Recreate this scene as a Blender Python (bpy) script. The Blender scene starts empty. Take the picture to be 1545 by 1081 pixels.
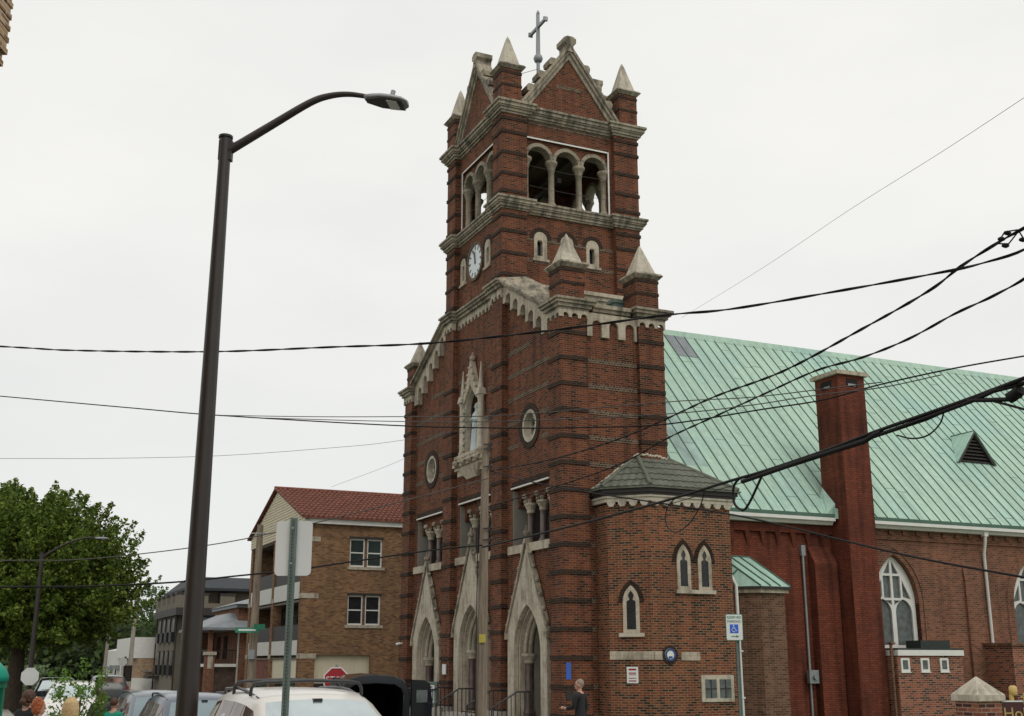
import bpy, bmesh, math, random
from mathutils import Vector, Matrix, noise
from mathutils.geometry import tessellate_polygon
random.seed(7)
R = math.radians
PI = math.pi
sc = bpy.context.scene
COL = sc.collection
# ------------------------------------------------------------------ camera
F = 1745.0; PITCH = R(14.72); H = 2.3; YAW = R(24.65)
cam = bpy.data.cameras.new('camera'); cam.sensor_width = 36; cam.lens = F/1545*36
cam.clip_end = 3000; cam.clip_start = 0.1
co = bpy.data.objects.new('camera', cam); COL.objects.link(co)
co.location = (0, 0, H); co.rotation_euler = (PI/2+PITCH, 0, 0)
sc.camera = co
O = Vector((1.533, 35.2, 0))
bu = Vector((math.cos(YAW), math.sin(YAW), 0)); av = Vector((-math.sin(YAW), math.cos(YAW), 0))
def W(u, v, z=0): return O + bu*u + av*v + Vector((0, 0, z))
def at(x, y, Y):
    a = (x-772.5)/F; b = -(y-540.5)/F; cp, sp = math.cos(PITCH), math.sin(PITCH)
    r = Vector((a, cp-b*sp, sp+b*cp)); return Vector((0, 0, H)) + r*(Y/r.y)
# ------------------------------------------------------------------ materials
def mat(name):
    m = bpy.data.materials.new(name); m.use_nodes = True
    nt = m.node_tree; b = nt.nodes['Principled BSDF']; return m, nt, b
def N(nt, t, **kw):
    n = nt.nodes.new(t)
    for k, v in kw.items():
        if k in n.inputs.keys(): n.inputs[k].default_value = v
        else: setattr(n, k, v)
    return n
def ramp(nt, stops, interp='LINEAR'):
    n = nt.nodes.new('ShaderNodeValToRGB'); e = n.color_ramp.elements; n.color_ramp.interpolation = interp
    while len(e) > 1: e.remove(e[-1])
    e[0].position = stops[0][0]; e[0].color = (*stops[0][1], 1)
    for p, c in stops[1:]:
        x = e.new(p); x.color = (*c, 1)
    return n
def mixc(nt, fac, a, b, mode='MIX'):
    n = nt.nodes.new('ShaderNodeMix'); n.data_type = 'RGBA'; n.blend_type = mode
    for inp, val in ((n.inputs[0], fac), (n.inputs[6], a), (n.inputs[7], b)):
        if hasattr(val, 'is_output') or hasattr(val, 'links'): nt.links.new(val, inp)
        elif isinstance(val, (int, float)): inp.default_value = val
        else: inp.default_value = (*val, 1)
    return n.outputs[2]
def plain(name, col, rough=.7, metal=0, var=.15, scale=3, bump=0, spec=.5):
    m, nt, b = mat(name)
    tc = N(nt, 'ShaderNodeTexCoord'); nz = N(nt, 'ShaderNodeTexNoise', Scale=scale, Detail=6.0)
    nt.links.new(tc.outputs['Object'], nz.inputs['Vector'])
    lo = tuple(c*(1-var) for c in col); hi = tuple(min(1, c*(1+var)) for c in col)
    rp = ramp(nt, [(.3, lo), (.7, hi)]); nt.links.new(nz.outputs['Fac'], rp.inputs['Fac'])
    nt.links.new(rp.outputs['Color'], b.inputs['Base Color'])
    b.inputs['Roughness'].default_value = rough; b.inputs['Metallic'].default_value = metal
    b.inputs['Specular IOR Level'].default_value = spec
    if bump:
        bp = N(nt, 'ShaderNodeBump', Strength=bump, Distance=.02); n2 = N(nt, 'ShaderNodeTexNoise', Scale=scale*8, Detail=5.0)
        nt.links.new(tc.outputs['Object'], n2.inputs['Vector'])
        nt.links.new(n2.outputs['Fac'], bp.inputs['Height']); nt.links.new(bp.outputs['Normal'], b.inputs['Normal'])
    return m
def brickmat(name, stops, mortar, bw=.215, rh=.0697, ms=.011, dirt=.35, soldier=False, big=.18):
    m, nt, b = mat(name)
    uv = N(nt, 'ShaderNodeUVMap')
    br = N(nt, 'ShaderNodeTexBrick'); br.offset = .5; br.squash_frequency = 1000
    br.inputs['Scale'].default_value = 1; br.inputs['Brick Width'].default_value = bw; br.inputs['Row Height'].default_value = rh
    br.inputs['Mortar Size'].default_value = ms; br.inputs['Mortar Smooth'].default_value = .3
    br.inputs['Color1'].default_value = (0, 0, 0, 1); br.inputs['Color2'].default_value = (1, 1, 1, 1); br.inputs['Mortar'].default_value = (.5, .5, .5, 1)
    nt.links.new(uv.outputs['UV'], br.inputs['Vector'])
    rp = ramp(nt, stops, 'CONSTANT'); nt.links.new(br.outputs['Color'], rp.inputs['Fac'])
    # large soft patches of darker / redder brick
    nz = N(nt, 'ShaderNodeTexNoise', Scale=.55, Detail=6.0); nt.links.new(uv.outputs['UV'], nz.inputs['Vector'])
    r2 = ramp(nt, [(.3, (1-big*1.6,)*3), (.5, (1, 1, 1)), (.72, (1+big, 1+big*.8, 1+big*.6))]); nt.links.new(nz.outputs['Fac'], r2.inputs['Fac'])
    c1 = mixc(nt, 1.0, rp.outputs['Color'], r2.outputs['Color'], 'MULTIPLY')
    # fine grain inside each brick
    n3 = N(nt, 'ShaderNodeTexNoise', Scale=14.0, Detail=4.0); nt.links.new(uv.outputs['UV'], n3.inputs['Vector'])
    r3 = ramp(nt, [(.25, (.75, .75, .75)), (.75, (1.25, 1.25, 1.25))]); nt.links.new(n3.outputs['Fac'], r3.inputs['Fac'])
    c1 = mixc(nt, .8, c1, r3.outputs['Color'], 'MULTIPLY')
    c2 = mixc(nt, br.outputs['Fac'], c1, mortar)
    # vertical streaks of soot
    mp = N(nt, 'ShaderNodeMapping'); mp.inputs['Scale'].default_value = (1.6, .16, 1); nt.links.new(uv.outputs['UV'], mp.inputs['Vector'])
    n4 = N(nt, 'ShaderNodeTexNoise', Scale=2.2, Detail=7.0); nt.links.new(mp.outputs['Vector'], n4.inputs['Vector'])
    r4 = ramp(nt, [(.46, (1, 1, 1)), (.75, (1-dirt,)*3)]); nt.links.new(n4.outputs['Fac'], r4.inputs['Fac'])
    c3 = mixc(nt, 1.0, c2, r4.outputs['Color'], 'MULTIPLY')
    nt.links.new(c3, b.inputs['Base Color']); b.inputs['Roughness'].default_value = .88
    b.inputs['Specular IOR Level'].default_value = .25
    bp = N(nt, 'ShaderNodeBump', Strength=.5, Distance=.008); bp.invert = True
    nt.links.new(br.outputs['Fac'], bp.inputs['Height']); nt.links.new(bp.outputs['Normal'], b.inputs['Normal'])
    return m
def stonemat(name, col, dark, amt=.5, joints=True):
    m, nt, b = mat(name)
    uv = N(nt, 'ShaderNodeUVMap'); tc = N(nt, 'ShaderNodeTexCoord')
    n1 = N(nt, 'ShaderNodeTexNoise', Scale=1.3, Detail=8.0, Roughness=.65); nt.links.new(tc.outputs['Object'], n1.inputs['Vector'])
    mp = N(nt, 'ShaderNodeMapping'); mp.inputs['Scale'].default_value = (3.5, .5, 1); nt.links.new(uv.outputs['UV'], mp.inputs['Vector'])
    n2 = N(nt, 'ShaderNodeTexNoise', Scale=1.5, Detail=8.0, Roughness=.6); nt.links.new(mp.outputs['Vector'], n2.inputs['Vector'])
    mu = N(nt, 'ShaderNodeMath', operation='MULTIPLY'); nt.links.new(n1.outputs['Fac'], mu.inputs[0]); nt.links.new(n2.outputs['Fac'], mu.inputs[1])
    rp = ramp(nt, [(.26-amt*.14, col), (.42-amt*.14, dark)]); nt.links.new(mu.outputs[0], rp.inputs['Fac'])
    n3 = N(nt, 'ShaderNodeTexNoise', Scale=9.0, Detail=5.0); nt.links.new(tc.outputs['Object'], n3.inputs['Vector'])
    r3 = ramp(nt, [(.3, (.82, .82, .8)), (.7, (1.12, 1.12, 1.1))]); nt.links.new(n3.outputs['Fac'], r3.inputs['Fac'])
    c = mixc(nt, .8, rp.outputs['Color'], r3.outputs['Color'], 'MULTIPLY')
    if joints:
        br = N(nt, 'ShaderNodeTexBrick'); br.offset = 0.37
        br.inputs['Scale'].default_value = 1; br.inputs['Brick Width'].default_value = 1.05; br.inputs['Row Height'].default_value = .62
        br.inputs['Mortar Size'].default_value = .008; nt.links.new(uv.outputs['UV'], br.inputs['Vector'])
        f = N(nt, 'ShaderNodeMath', operation='MULTIPLY'); f.inputs[1].default_value = .45; nt.links.new(br.outputs['Fac'], f.inputs[0])
        c = mixc(nt, f.outputs[0], c, tuple(x*.5 for x in col))
    nt.links.new(c, b.inputs['Base Color']); b.inputs['Roughness'].default_value = .85; b.inputs['Specular IOR Level'].default_value = .3
    bp = N(nt, 'ShaderNodeBump', Strength=.3, Distance=.02); nt.links.new(n3.outputs['Fac'], bp.inputs['Height']); nt.links.new(bp.outputs['Normal'], b.inputs['Normal'])
    return m
def coppermat(name, rustgreen=(.425, .60, .49), light=(.47, .63, .515), blue=(.39, .585, .52)):
    m, nt, b = mat(name)
    uv = N(nt, 'ShaderNodeUVMap'); tc = N(nt, 'ShaderNodeTexCoord')
    br = N(nt, 'ShaderNodeTexBrick'); br.offset = .43
    br.inputs['Scale'].default_value = 1; br.inputs['Brick Width'].default_value = 1.9; br.inputs['Row Height'].default_value = .5
    br.inputs['Mortar Size'].default_value = .012; br.inputs['Color1'].default_value = (0, 0, 0, 1); br.inputs['Color2'].default_value = (1, 1, 1, 1)
    sw = N(nt, 'ShaderNodeSeparateXYZ'); cb = N(nt, 'ShaderNodeCombineXYZ'); nt.links.new(uv.outputs['UV'], sw.inputs[0])
    nt.links.new(sw.outputs['Y'], cb.inputs['X']); nt.links.new(sw.outputs['X'], cb.inputs['Y']); nt.links.new(cb.outputs[0], br.inputs['Vector'])
    n1 = N(nt, 'ShaderNodeTexNoise', Scale=.28, Detail=7.0, Roughness=.6); nt.links.new(tc.outputs['Object'], n1.inputs['Vector'])
    rp = ramp(nt, [(.32, blue), (.5, rustgreen), (.7, light)]); nt.links.new(n1.outputs['Fac'], rp.inputs['Fac'])
    rr = ramp(nt, [(0, (.94, .94, .95)), (1, (1.05, 1.05, 1.04))]); nt.links.new(br.outputs['Color'], rr.inputs['Fac'])
    c = mixc(nt, 1.0, rp.outputs['Color'], rr.outputs['Color'], 'MULTIPLY')
    n5 = N(nt, 'ShaderNodeTexNoise', Scale=5.0, Detail=6.0); nt.links.new(tc.outputs['Object'], n5.inputs['Vector'])
    r5 = ramp(nt, [(.3, (.88, .9, .9)), (.7, (1.06, 1.06, 1.06))]); nt.links.new(n5.outputs['Fac'], r5.inputs['Fac'])
    c = mixc(nt, 1.0, c, r5.outputs['Color'], 'MULTIPLY')
    mp = N(nt, 'ShaderNodeMapping'); mp.inputs['Scale'].default_value = (3.2, .13, 1); nt.links.new(uv.outputs['UV'], mp.inputs['Vector'])
    n6 = N(nt, 'ShaderNodeTexNoise', Scale=1.6, Detail=6.0); nt.links.new(mp.outputs['Vector'], n6.inputs['Vector'])
    r6 = ramp(nt, [(.42, (1, 1, 1)), (.62, (.88, .87, .86)), (.75, (.80, .76, .74))]); nt.links.new(n6.outputs['Fac'], r6.inputs['Fac']); c = mixc(nt, 1.0, c, r6.outputs['Color'], 'MULTIPLY')
    f = N(nt, 'ShaderNodeMath', operation='MULTIPLY'); f.inputs[1].default_value = .0
    nt.links.new(br.outputs['Fac'], f.inputs[0]); c = mixc(nt, f.outputs[0], c, (.1, .2, .14))
    nt.links.new(c, b.inputs['Base Color']); b.inputs['Roughness'].default_value = .7; b.inputs['Specular IOR Level'].default_value = .3
    return m
def leafmat(name, cols):
    m, nt, b = mat(name)
    g = N(nt, 'ShaderNodeNewGeometry'); rp = ramp(nt, [(i/(len(cols)-1), c) for i, c in enumerate(cols)])
    nt.links.new(g.outputs['Random Per Island'], rp.inputs['Fac']); nt.links.new(rp.outputs['Color'], b.inputs['Base Color'])
    b.inputs['Roughness'].default_value = .6; b.inputs['Specular IOR Level'].default_value = .3
    tr = N(nt, 'ShaderNodeBsdfTranslucent'); nt.links.new(rp.outputs['Color'], tr.inputs['Color'])
    mx = N(nt, 'ShaderNodeMixShader'); mx.inputs[0].default_value = .35
    nt.links.new(b.outputs[0], mx.inputs[1]); nt.links.new(tr.outputs[0], mx.inputs[2])
    nt.links.new(mx.outputs[0], nt.nodes['Material Output'].inputs['Surface']); return m
def woodpolemat(name, col=(.2, .14, .09)):
    m, nt, b = mat(name)
    tc = N(nt, 'ShaderNodeTexCoord'); mp = N(nt, 'ShaderNodeMapping'); mp.inputs['Scale'].default_value = (9, 9, .5)
    nt.links.new(tc.outputs['Object'], mp.inputs['Vector'])
    nz = N(nt, 'ShaderNodeTexNoise', Scale=2.0, Detail=8.0, Roughness=.7); nt.links.new(mp.outputs['Vector'], nz.inputs['Vector'])
    rp = ramp(nt, [(.3, tuple(c*.45 for c in col)), (.5, col), (.72, tuple(c*1.6 for c in col))]); nt.links.new(nz.outputs['Fac'], rp.inputs['Fac'])
    nt.links.new(rp.outputs['Color'], b.inputs['Base Color']); b.inputs['Roughness'].default_value = .9
    bp = N(nt, 'ShaderNodeBump', Strength=.6, Distance=.02); nt.links.new(nz.outputs['Fac'], bp.inputs['Height']); nt.links.new(bp.outputs['Normal'], b.inputs['Normal'])
    return m
M = {}
RED = [(0, (.04, .019, .013)), (.12, (.11, .028, .015)), (.32, (.150, .040, .019)), (.6, (.19, .056, .026)), (.85, (.123, .040, .022))]
M['brick'] = brickmat('church brick', RED, (.185, .115, .072), dirt=.45, big=.24)
M['dark_brick'] = brickmat('dark band brick', [(0, (.020, .014, .011)), (.3, (.045, .024, .017)), (.7, (.030, .019, .014))], (.07, .05, .036), dirt=.2)
M['grey_band'] = brickmat('grey band brick', [(0, (.03, .024, .018)), (.4, (.075, .052, .036)), (.7, (.13, .085, .055))], (.25, .185, .13), bw=.107, dirt=.3)
M['turret_brick'] = brickmat('mixed turret brick', [(0, (.04, .025, .017)), (.20, (.11, .040, .021)), (.38, (.19, .054, .025)), (.70, (.225, .075, .033)), (.9, (.125, .055, .028))], (.27, .18, .115), dirt=.35)
M['paint_brick'] = brickmat('red painted brick', [(0, (.155, .040, .022)), (.4, (.185, .046, .024)), (.8, (.205, .054, .028))], (.085, .032, .022), dirt=.55, big=.3)
M['old_brick'] = brickmat('old nave brick', [(0, (.13, .050, .033)), (.25, (.21, .076, .045)), (.6, (.25, .095, .057)), (.9, (.17, .066, .043))], (.24, .165, .11), dirt=.35)
M['annex_brick'] = brickmat('annex brick', [(0, (.06, .035, .030)), (.2, (.17, .055, .035)), (.45, (.28, .085, .046)), (.8, (.31, .11, .065))], (.33, .23, .17), dirt=.2)
M['small_annex_brick'] = brickmat('weathered annex brick', [(0, (.11, .055, .037)), (.4, (.17, .085, .055)), (.8, (.21, .11, .07))], (.22, .15, .10), dirt=.4)
M['tan_brick'] = brickmat('brown apartment brick', [(0, (.135, .066, .036)), (.2, (.235, .122, .058)), (.5, (.30, .168, .08)), (.85, (.20, .10, .05))], (.23, .155, .10), dirt=.2)
M['pillar_brick'] = brickmat('pillar brick', [(0, (.07, .03, .025)), (.15, (.20, .065, .04)), (.5, (.27, .09, .055)), (.8, (.22, .09, .06))], (.30, .22, .16), dirt=.2)
M['corner_brick'] = brickmat('sandy corner brick', [(0, (.25, .14, .07)), (.4, (.42, .27, .15)), (.8, (.5, .35, .22))], (.5, .4, .3), dirt=.3)
M['stone'] = stonemat('limestone', (.50, .435, .345), (.24, .205, .155), .35)
M['stone_dark'] = stonemat('weathered limestone', (.40, .345, .265), (.11, .10, .078), .55)
M['stone_mid'] = stonemat('grey brown limestone', (.33, .285, .215), (.15, .13, .10), .35, False)
M['stone_cap'] = stonemat('pale stone', (.52, .47, .385), (.27, .24, .19), .3, False)
M['stone_door'] = stonemat('portal limestone', (.50, .45, .365), (.26, .22, .165), .3)
M['copper'] = coppermat('green copper')
M['seam'] = plain('copper seam', (.075, .145, .105), .7)
M['oldroof'] = plain('dark roofing', (.03, .04, .035), .8)
M['patch'] = plain('grey patch', (.22, .24, .26), .6)
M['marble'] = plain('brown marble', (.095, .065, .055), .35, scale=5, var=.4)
M['grey_panel'] = plain('grey painted panel', (.27, .26, .22), .7, var=.08)
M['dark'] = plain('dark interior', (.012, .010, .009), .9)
M['belfry'] = plain('belfry interior boards', (.11, .085, .068), .9, scale=2)
M['glass'] = plain('dark glass', (.02, .024, .026), .12, var=.3)
M['greyglass'] = plain('grey leaded glass', (.10, .115, .11), .3, var=.35, scale=6)
M['brightglass'] = plain('sky reflecting glass', (.55, .62, .63), .12, metal=.85, var=.12, scale=1.5)
M['sideglass'] = plain('dark window painted reflections', (.16, .10, .08), .15, metal=.6, var=.7, scale=2.2)  # mottled red-brown base paints reflections into the car side and rear windows
M['white'] = plain('white paint', (.74, .73, .69), .6, var=.06)
M['cream'] = plain('cream siding', (.70, .63, .47), .7, var=.05)
M['white_panel'] = plain('white panel', (.66, .66, .62), .7, var=.05)
M['black'] = plain('black paint', (.02, .02, .022), .35, var=.2)
M['bronze'] = plain('dark bronze paint', (.024, .017, .014), .42, var=.2, scale=2)
M['steel'] = plain('galvanised steel', (.30, .32, .32), .5, metal=.5, var=.15)
M['greenpost'] = plain('grey green post', (.13, .17, .155), .6, metal=.2, var=.2)
M['alu'] = plain('aluminium sign back', (.62, .63, .62), .6, metal=.15, var=.10, scale=1.3)
M['cable'] = plain('black cable', (.013, .012, .012), .65, spec=.2)
M['thincable'] = plain('weathered cable', (.07, .065, .06), .6)
M['clock'] = plain('clock face', (.68, .72, .74), .5, var=.05)
M['skin'] = plain('skin', (.50, .27, .19), .55, var=.08)
M['blueband'] = plain('blue tape', (.035, .13, .55), .5, var=.1)
M['signblue'] = plain('sign blue', (.02, .12, .60), .5)
M['signgreen'] = plain('sign green', (.02, .22, .12), .5)
M['signred'] = plain('sign red', (.32, .012, .018), .45)
M['signwhite'] = plain('sign white', (.72, .74, .72), .5, var=.04)
M['maroon'] = plain('maroon board', (.055, .012, .014), .4)
M['gold'] = plain('gold letters', (.50, .36, .12), .45, metal=.2)
M['rubber'] = plain('rubber', (.02, .02, .02), .8)
M['concrete'] = plain('concrete', (.36, .34, .30), .9, bump=.3)
M['asphalt'] = plain('asphalt', (.06, .06, .06), .9, scale=.8, bump=.4)
M['grass'] = plain('grass', (.06, .10, .03), .9, scale=.6, var=.4, bump=.5)
M['roofgrey'] = plain('slate shingles', (.028, .034, .040), .8, scale=6, var=.3)
M['tile_green'] = stonemat('grey green tile', (.155, .162, .13), (.10, .108, .085), .6, False)
M['tile_red'] = plain('red clay tile', (.175, .060, .038), .9, scale=5, var=.4)
M['taupe'] = plain('taupe stucco', (.165, .142, .11), .85, var=.06)
M['darktrim'] = plain('dark brown trim', (.03, .024, .022), .6)
M['pole'] = woodpolemat('wooden pole', (.215, .17, .125))
M['bark'] = woodpolemat('bark', (.07, .05, .035))
M['leaf'] = leafmat('maple leaves', [(.035, .068, .012), (.09, .15, .021), (.155, .23, .033), (.25, .31, .05)])
M['leaf2'] = leafmat('sapling leaves', [(.07, .15, .02), (.13, .25, .03), (.19, .31, .05)])
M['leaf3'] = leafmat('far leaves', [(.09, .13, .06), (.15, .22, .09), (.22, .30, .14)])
M['leafd'] = leafmat('wood leaves', [(.016, .03, .009), (.04, .07, .016), (.07, .11, .025)])
M['carwhite'] = plain('white car paint', (.74, .72, .68), .18, var=.02)
M['midglass'] = plain('grey sky reflecting glass', (.24, .30, .32), .12, metal=.85, var=.15, scale=1.5)
M['carblue'] = plain('grey blue car paint', (.085, .11, .15), .2, metal=.4, var=.03)
M['carsilver'] = plain('silver car paint', (.14, .165, .195), .2, metal=.4, var=.03)
M['carblack'] = plain('black car paint', (.014, .015, .020), .08, var=.05)
M['cardark'] = plain('charcoal car paint', (.04, .045, .05), .2, var=.05)
M['awning'] = plain('green awning', (.0, .30, .20), .6, var=.1)
M['neon'] = plain('fluorescent fabric', (.38, .85, .02), .6, var=.06)
M['teal'] = plain('teal cloth', (.01, .26, .17), .8)
M['black_cloth'] = plain('black cloth', (.012, .012, .014), .85)
M['grey_cloth'] = plain('dark grey cloth', (.05, .055, .055), .85)
M['maroon_cloth'] = plain('dark red cloth', (.06, .01, .014), .85)
def hairmat(name, col):
    return plain(name, col, .6, var=.28, scale=60)
M['doorgrey'] = plain('grey door paint', (.20, .19, .16), .6, var=.1)
M['hair_blond'] = hairmat('blond hair', (.56, .40, .20)); M['hair_red'] = hairmat('ginger hair', (.33, .085, .022))
M['hair_brown'] = hairmat('brown hair', (.07, .028, .014)); M['hair_grey'] = hairmat('grey hair', (.25, .20, .155))
M['statue'] = plain('painted statue', (.52, .57, .58), .5, var=.1)
# ------------------------------------------------------------------ mesh helper
class MB:
    def __init__(s): s.bm = bmesh.new()
    def faces(s, pts, faces, mi=0, smooth=False):
        vs = [s.bm.verts.new(p) for p in pts]; out = []
        for f in faces:
            try: fc = s.bm.faces.new([vs[i] for i in f])
            except ValueError: continue
            fc.material_index = mi; fc.smooth = smooth; out.append(fc)
        return out
    def box(s, x0, x1, y0, y1, z0, z1, mi=0):
        p = [(x, y, z) for z in (z0, z1) for y in (y0, y1) for x in (x0, x1)]
        s.faces(p, [(0, 1, 3, 2), (4, 6, 7, 5), (0, 4, 5, 1), (2, 3, 7, 6), (0, 2, 6, 4), (1, 5, 7, 3)], mi); return s
    def hexa(s, lo, hi, mi=0):   # two loops of n points
        n = len(lo); s.faces(list(lo)+list(hi), [tuple(range(n))[::-1], tuple(range(n, 2*n))]+[(i, (i+1) % n, n+(i+1) % n, n+i) for i in range(n)], mi); return s
    def prism(s, loops, mp, d0, d1, mi=0):
        if not isinstance(loops[0][0], (tuple, list, Vector)): loops = [loops]
        flat = [p for l in loops for p in l]; n = len(flat)
        tris = tessellate_polygon([[Vector((a, b, 0)) for a, b in l] for l in loops])
        pts = [mp(a, b, d0) for a, b in flat]+[mp(a, b, d1) for a, b in flat]
        fs = [tuple(t) for t in tris]+[tuple(i+n for i in t)[::-1] for t in tris]; k = 0
        for l in loops:
            m_ = len(l)
            for i in range(m_): a, b = k+i, k+(i+1) % m_; fs.append((a, b, b+n, a+n))
            k += m_
        s.faces(pts, fs, mi); return s
    def tube(s, pts, r, seg=8, mi=0, smooth=True):
        pts = [Vector(p) for p in pts]; n = len(pts); rs = r if isinstance(r, (list, tuple)) else [r]*n
        P = []; prev = None
        for i, p in enumerate(pts):
            d = (pts[min(i+1, n-1)]-pts[max(i-1, 0)]).normalized()
            ref = prev if prev else (Vector((0, 0, 1)) if abs(d.z) < .9 else Vector((1, 0, 0)))
            a = ref-d*ref.dot(d)
            if a.length < 1e-5: a = d.orthogonal()
            a.normalize(); prev = a; b = d.cross(a)
            for k in range(seg): t = 2*PI*k/seg; P.append(p+(a*math.cos(t)+b*math.sin(t))*rs[i])
        fs = [(i*seg+k, i*seg+(k+1) % seg, (i+1)*seg+(k+1) % seg, (i+1)*seg+k) for i in range(n-1) for k in range(seg)]
        s.faces(P, fs, mi, smooth)
        s.faces(P[:seg], [tuple(range(seg))[::-1]], mi); s.faces(P[-seg:], [tuple(range(seg))], mi); return s
    def lathe(s, c, prof, seg=16, mi=0, smooth=True, sx=1, sy=1):
        P = [(c[0]+r*sx*math.cos(2*PI*k/seg), c[1]+r*sy*math.sin(2*PI*k/seg), c[2]+z) for r, z in prof for k in range(seg)]; n = len(prof)
        s.faces(P, [(i*seg+k, i*seg+(k+1) % seg, (i+1)*seg+(k+1) % seg, (i+1)*seg+k) for i in range(n-1) for k in range(seg)]+[tuple(range(seg))[::-1], tuple(range((n-1)*seg, n*seg))], mi, smooth); return s
    def frust(s, x, y, z0, a0, b0, z1, a1, b1, mi=0):
        lo = [(x-a0, y-b0, z0), (x+a0, y-b0, z0), (x+a0, y+b0, z0), (x-a0, y+b0, z0)]
        hi = [(x-a1, y-b1, z1), (x+a1, y-b1, z1), (x+a1, y+b1, z1), (x-a1, y+b1, z1)]
        return s.hexa(lo, hi, mi)
    def ico(s, c, r, sub=2, mi=0, sx=1, sy=1, sz=1):
        m_ = Matrix.Translation(c) @ Matrix.Diagonal((r*sx, r*sy, r*sz, 1))
        g = bmesh.ops.create_icosphere(s.bm, subdivisions=sub, radius=1, matrix=m_)
        for f in {f for v in g['verts'] for f in v.link_faces}: f.material_index = mi; f.smooth = True
        return s
    def build(s, name, mats, parent=None, recalc=True, bevel=0, wave=0):
        bm = s.bm
        if bevel:
            bmesh.ops.remove_doubles(bm, verts=bm.verts, dist=1e-5)
            bmesh.ops.recalc_face_normals(bm, faces=bm.faces)
            eg = [e for e in bm.edges if len(e.link_faces) == 2 and e.calc_face_angle(0) > .5]
            bmesh.ops.bevel(bm, geom=eg, offset=bevel, segments=1, affect='EDGES', clamp_overlap=True)
        if recalc: bmesh.ops.recalc_face_normals(bm, faces=bm.faces)
        uvl = bm.loops.layers.uv.new('UVMap'); bm.normal_update()
        for f in bm.faces:
            n = f.normal
            if abs(n.z) > .93 or (n.x*n.x+n.y*n.y) < 1e-6:
                for l in f.loops: l[uvl].uv = (l.vert.co.x, l.vert.co.y)
            else:
                t = Vector((-n.y, n.x, 0)).normalized(); up = n.cross(t); k = 1 if up.z > 0 else -1
                if abs(n.z) < .15:
                    for l in f.loops: l[uvl].uv = (l.vert.co.dot(t), l.vert.co.z)
                else:
                    for l in f.loops: l[uvl].uv = (l.vert.co.dot(t), l.vert.co.dot(up)*k)
        me = bpy.data.meshes.new(name); bm.to_mesh(me); bm.free()
        for m_ in (mats if isinstance(mats, (list, tuple)) else [mats]): me.materials.append(M[m_] if isinstance(m_, str) else m_)
        o = bpy.data.objects.new(name, me); COL.objects.link(o)
        if parent: o.parent = parent
        return o
def tag(o, label=None, cat=None, group=None, kind=None):
    if label: o['label'] = label
    if cat: o['category'] = cat
    if group: o['group'] = group
    if kind: o['kind'] = kind
    return o
def empty(name, loc, rz=0, label=None, cat=None, group=None):
    o = bpy.data.objects.new(name, None); COL.objects.link(o); o.empty_display_size = .2
    o.location = loc; o.rotation_euler = (0, 0, rz); return tag(o, label, cat, group)
def copy_tree(o, parent=None):
    c = o.copy(); COL.objects.link(c); c.parent = parent
    for ch in list(o.children): copy_tree(ch, c)
    return c
FX = lambda a, b, d: (d, a, b)      # facade plane: a=v, b=z, d=u
SX = lambda a, b, d: (a, d, b)      # side plane: a=u, b=z, d=v
def round_arch(c, hw, z0, zs, n=10):
    return [(c-hw, z0), (c+hw, z0)]+[(c+hw*math.cos(PI*i/n), zs+hw*math.sin(PI*i/n)) for i in range(n+1)]
def pointed(c, hw, z0, zs, za, n=8):
    # two arcs meeting at apex
    h = za-zs; r = (hw*hw+h*h)/(2*hw); right = []
    cx = hw-r; A = math.atan2(h, -cx)
    for i in range(n+1): t = A*i/n; right.append((c+cx+r*math.cos(t), zs+r*math.sin(t)))
    left = [(2*c-x, z) for x, z in right[::-1]][1:]
    return [(c-hw, z0), (c+hw, z0)]+right+left
def rect(a0, a1, b0, b1): return [(a0, b0), (a1, b0), (a1, b1), (a0, b1)]
def circle(a, b, r, n=24): return [(a+r*math.cos(2*PI*i/n), b+r*math.sin(2*PI*i/n)) for i in range(n)]
def ring(outer, inner): return [outer, inner]
def text(s, size, m_, parent, loc, rot, name='lettering', ext=.002, align='CENTER'):
    cu = bpy.data.curves.new(name, 'FONT'); cu.body = s; cu.size = size; cu.extrude = ext; cu.align_x = align; cu.align_y = 'CENTER'
    t = bpy.data.objects.new(name+'_tmp', cu); COL.objects.link(t)
    dg = bpy.context.evaluated_depsgraph_get(); dg.update(); me = bpy.data.meshes.new_from_object(t.evaluated_get(dg)); bpy.data.objects.remove(t); bpy.data.curves.remove(cu)
    me.name = name; me.materials.clear(); me.materials.append(M[m_]); o = bpy.data.objects.new(name, me); COL.objects.link(o)
    o.parent = parent; o.location = loc; o.rotation_euler = rot; return o
# ================================================================== CHURCH
church = empty('church', O, YAW, 'red brick church with a square bell tower and a green copper roof', 'church')
def P(mb, name, mats, **k): return mb.build(name, mats, church, **k)
BZ = [1.58+.836*i-.07 for i in range(-1, 14)]           # dark bands on the lower piers
TBZ = [15.72, 16.56, 17.4, 18.0, 18.95, 19.65, 20.48, 21.32, 21.86]
# ---- facade wall (plane u=.23), gable outline with openings
bays = [(.85, 4.55, 2.72), (5.4, 9.2, 7.4), (10.05, 13.8, 11.92)]
def mirror(v): return 14.65-v
body = [(.3, 0), (14.35, 0), (14.35, 13.2), (13.8, 13.0), (10.05, 15.1), (4.6, 15.1), (.85, 13.0), (.3, 13.2)]
doors = [(2.78, 1.03, 2.55, 4.12, 5.95), (7.45, 1.12, 2.7, 4.32, 6.35), (11.92, 1.03, 2.45, 4.05, 5.85)]
wins = [(1.32, 4.12, 6.02, 7.93), (5.93, 8.85, 6.02, 7.98), (10.6, 13.4, 6.0, 7.9)]
holes = [pointed(c, hw, .62, zs, za) for c, hw, zs, za, zg in doors]+[rect(a, b, z0, z1) for a, b, z0, z1 in wins]
rounds = [(2.74, 9.9), (11.88, 9.78)]
holes += [circle(v, z, .55) for v, z in rounds]
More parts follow.
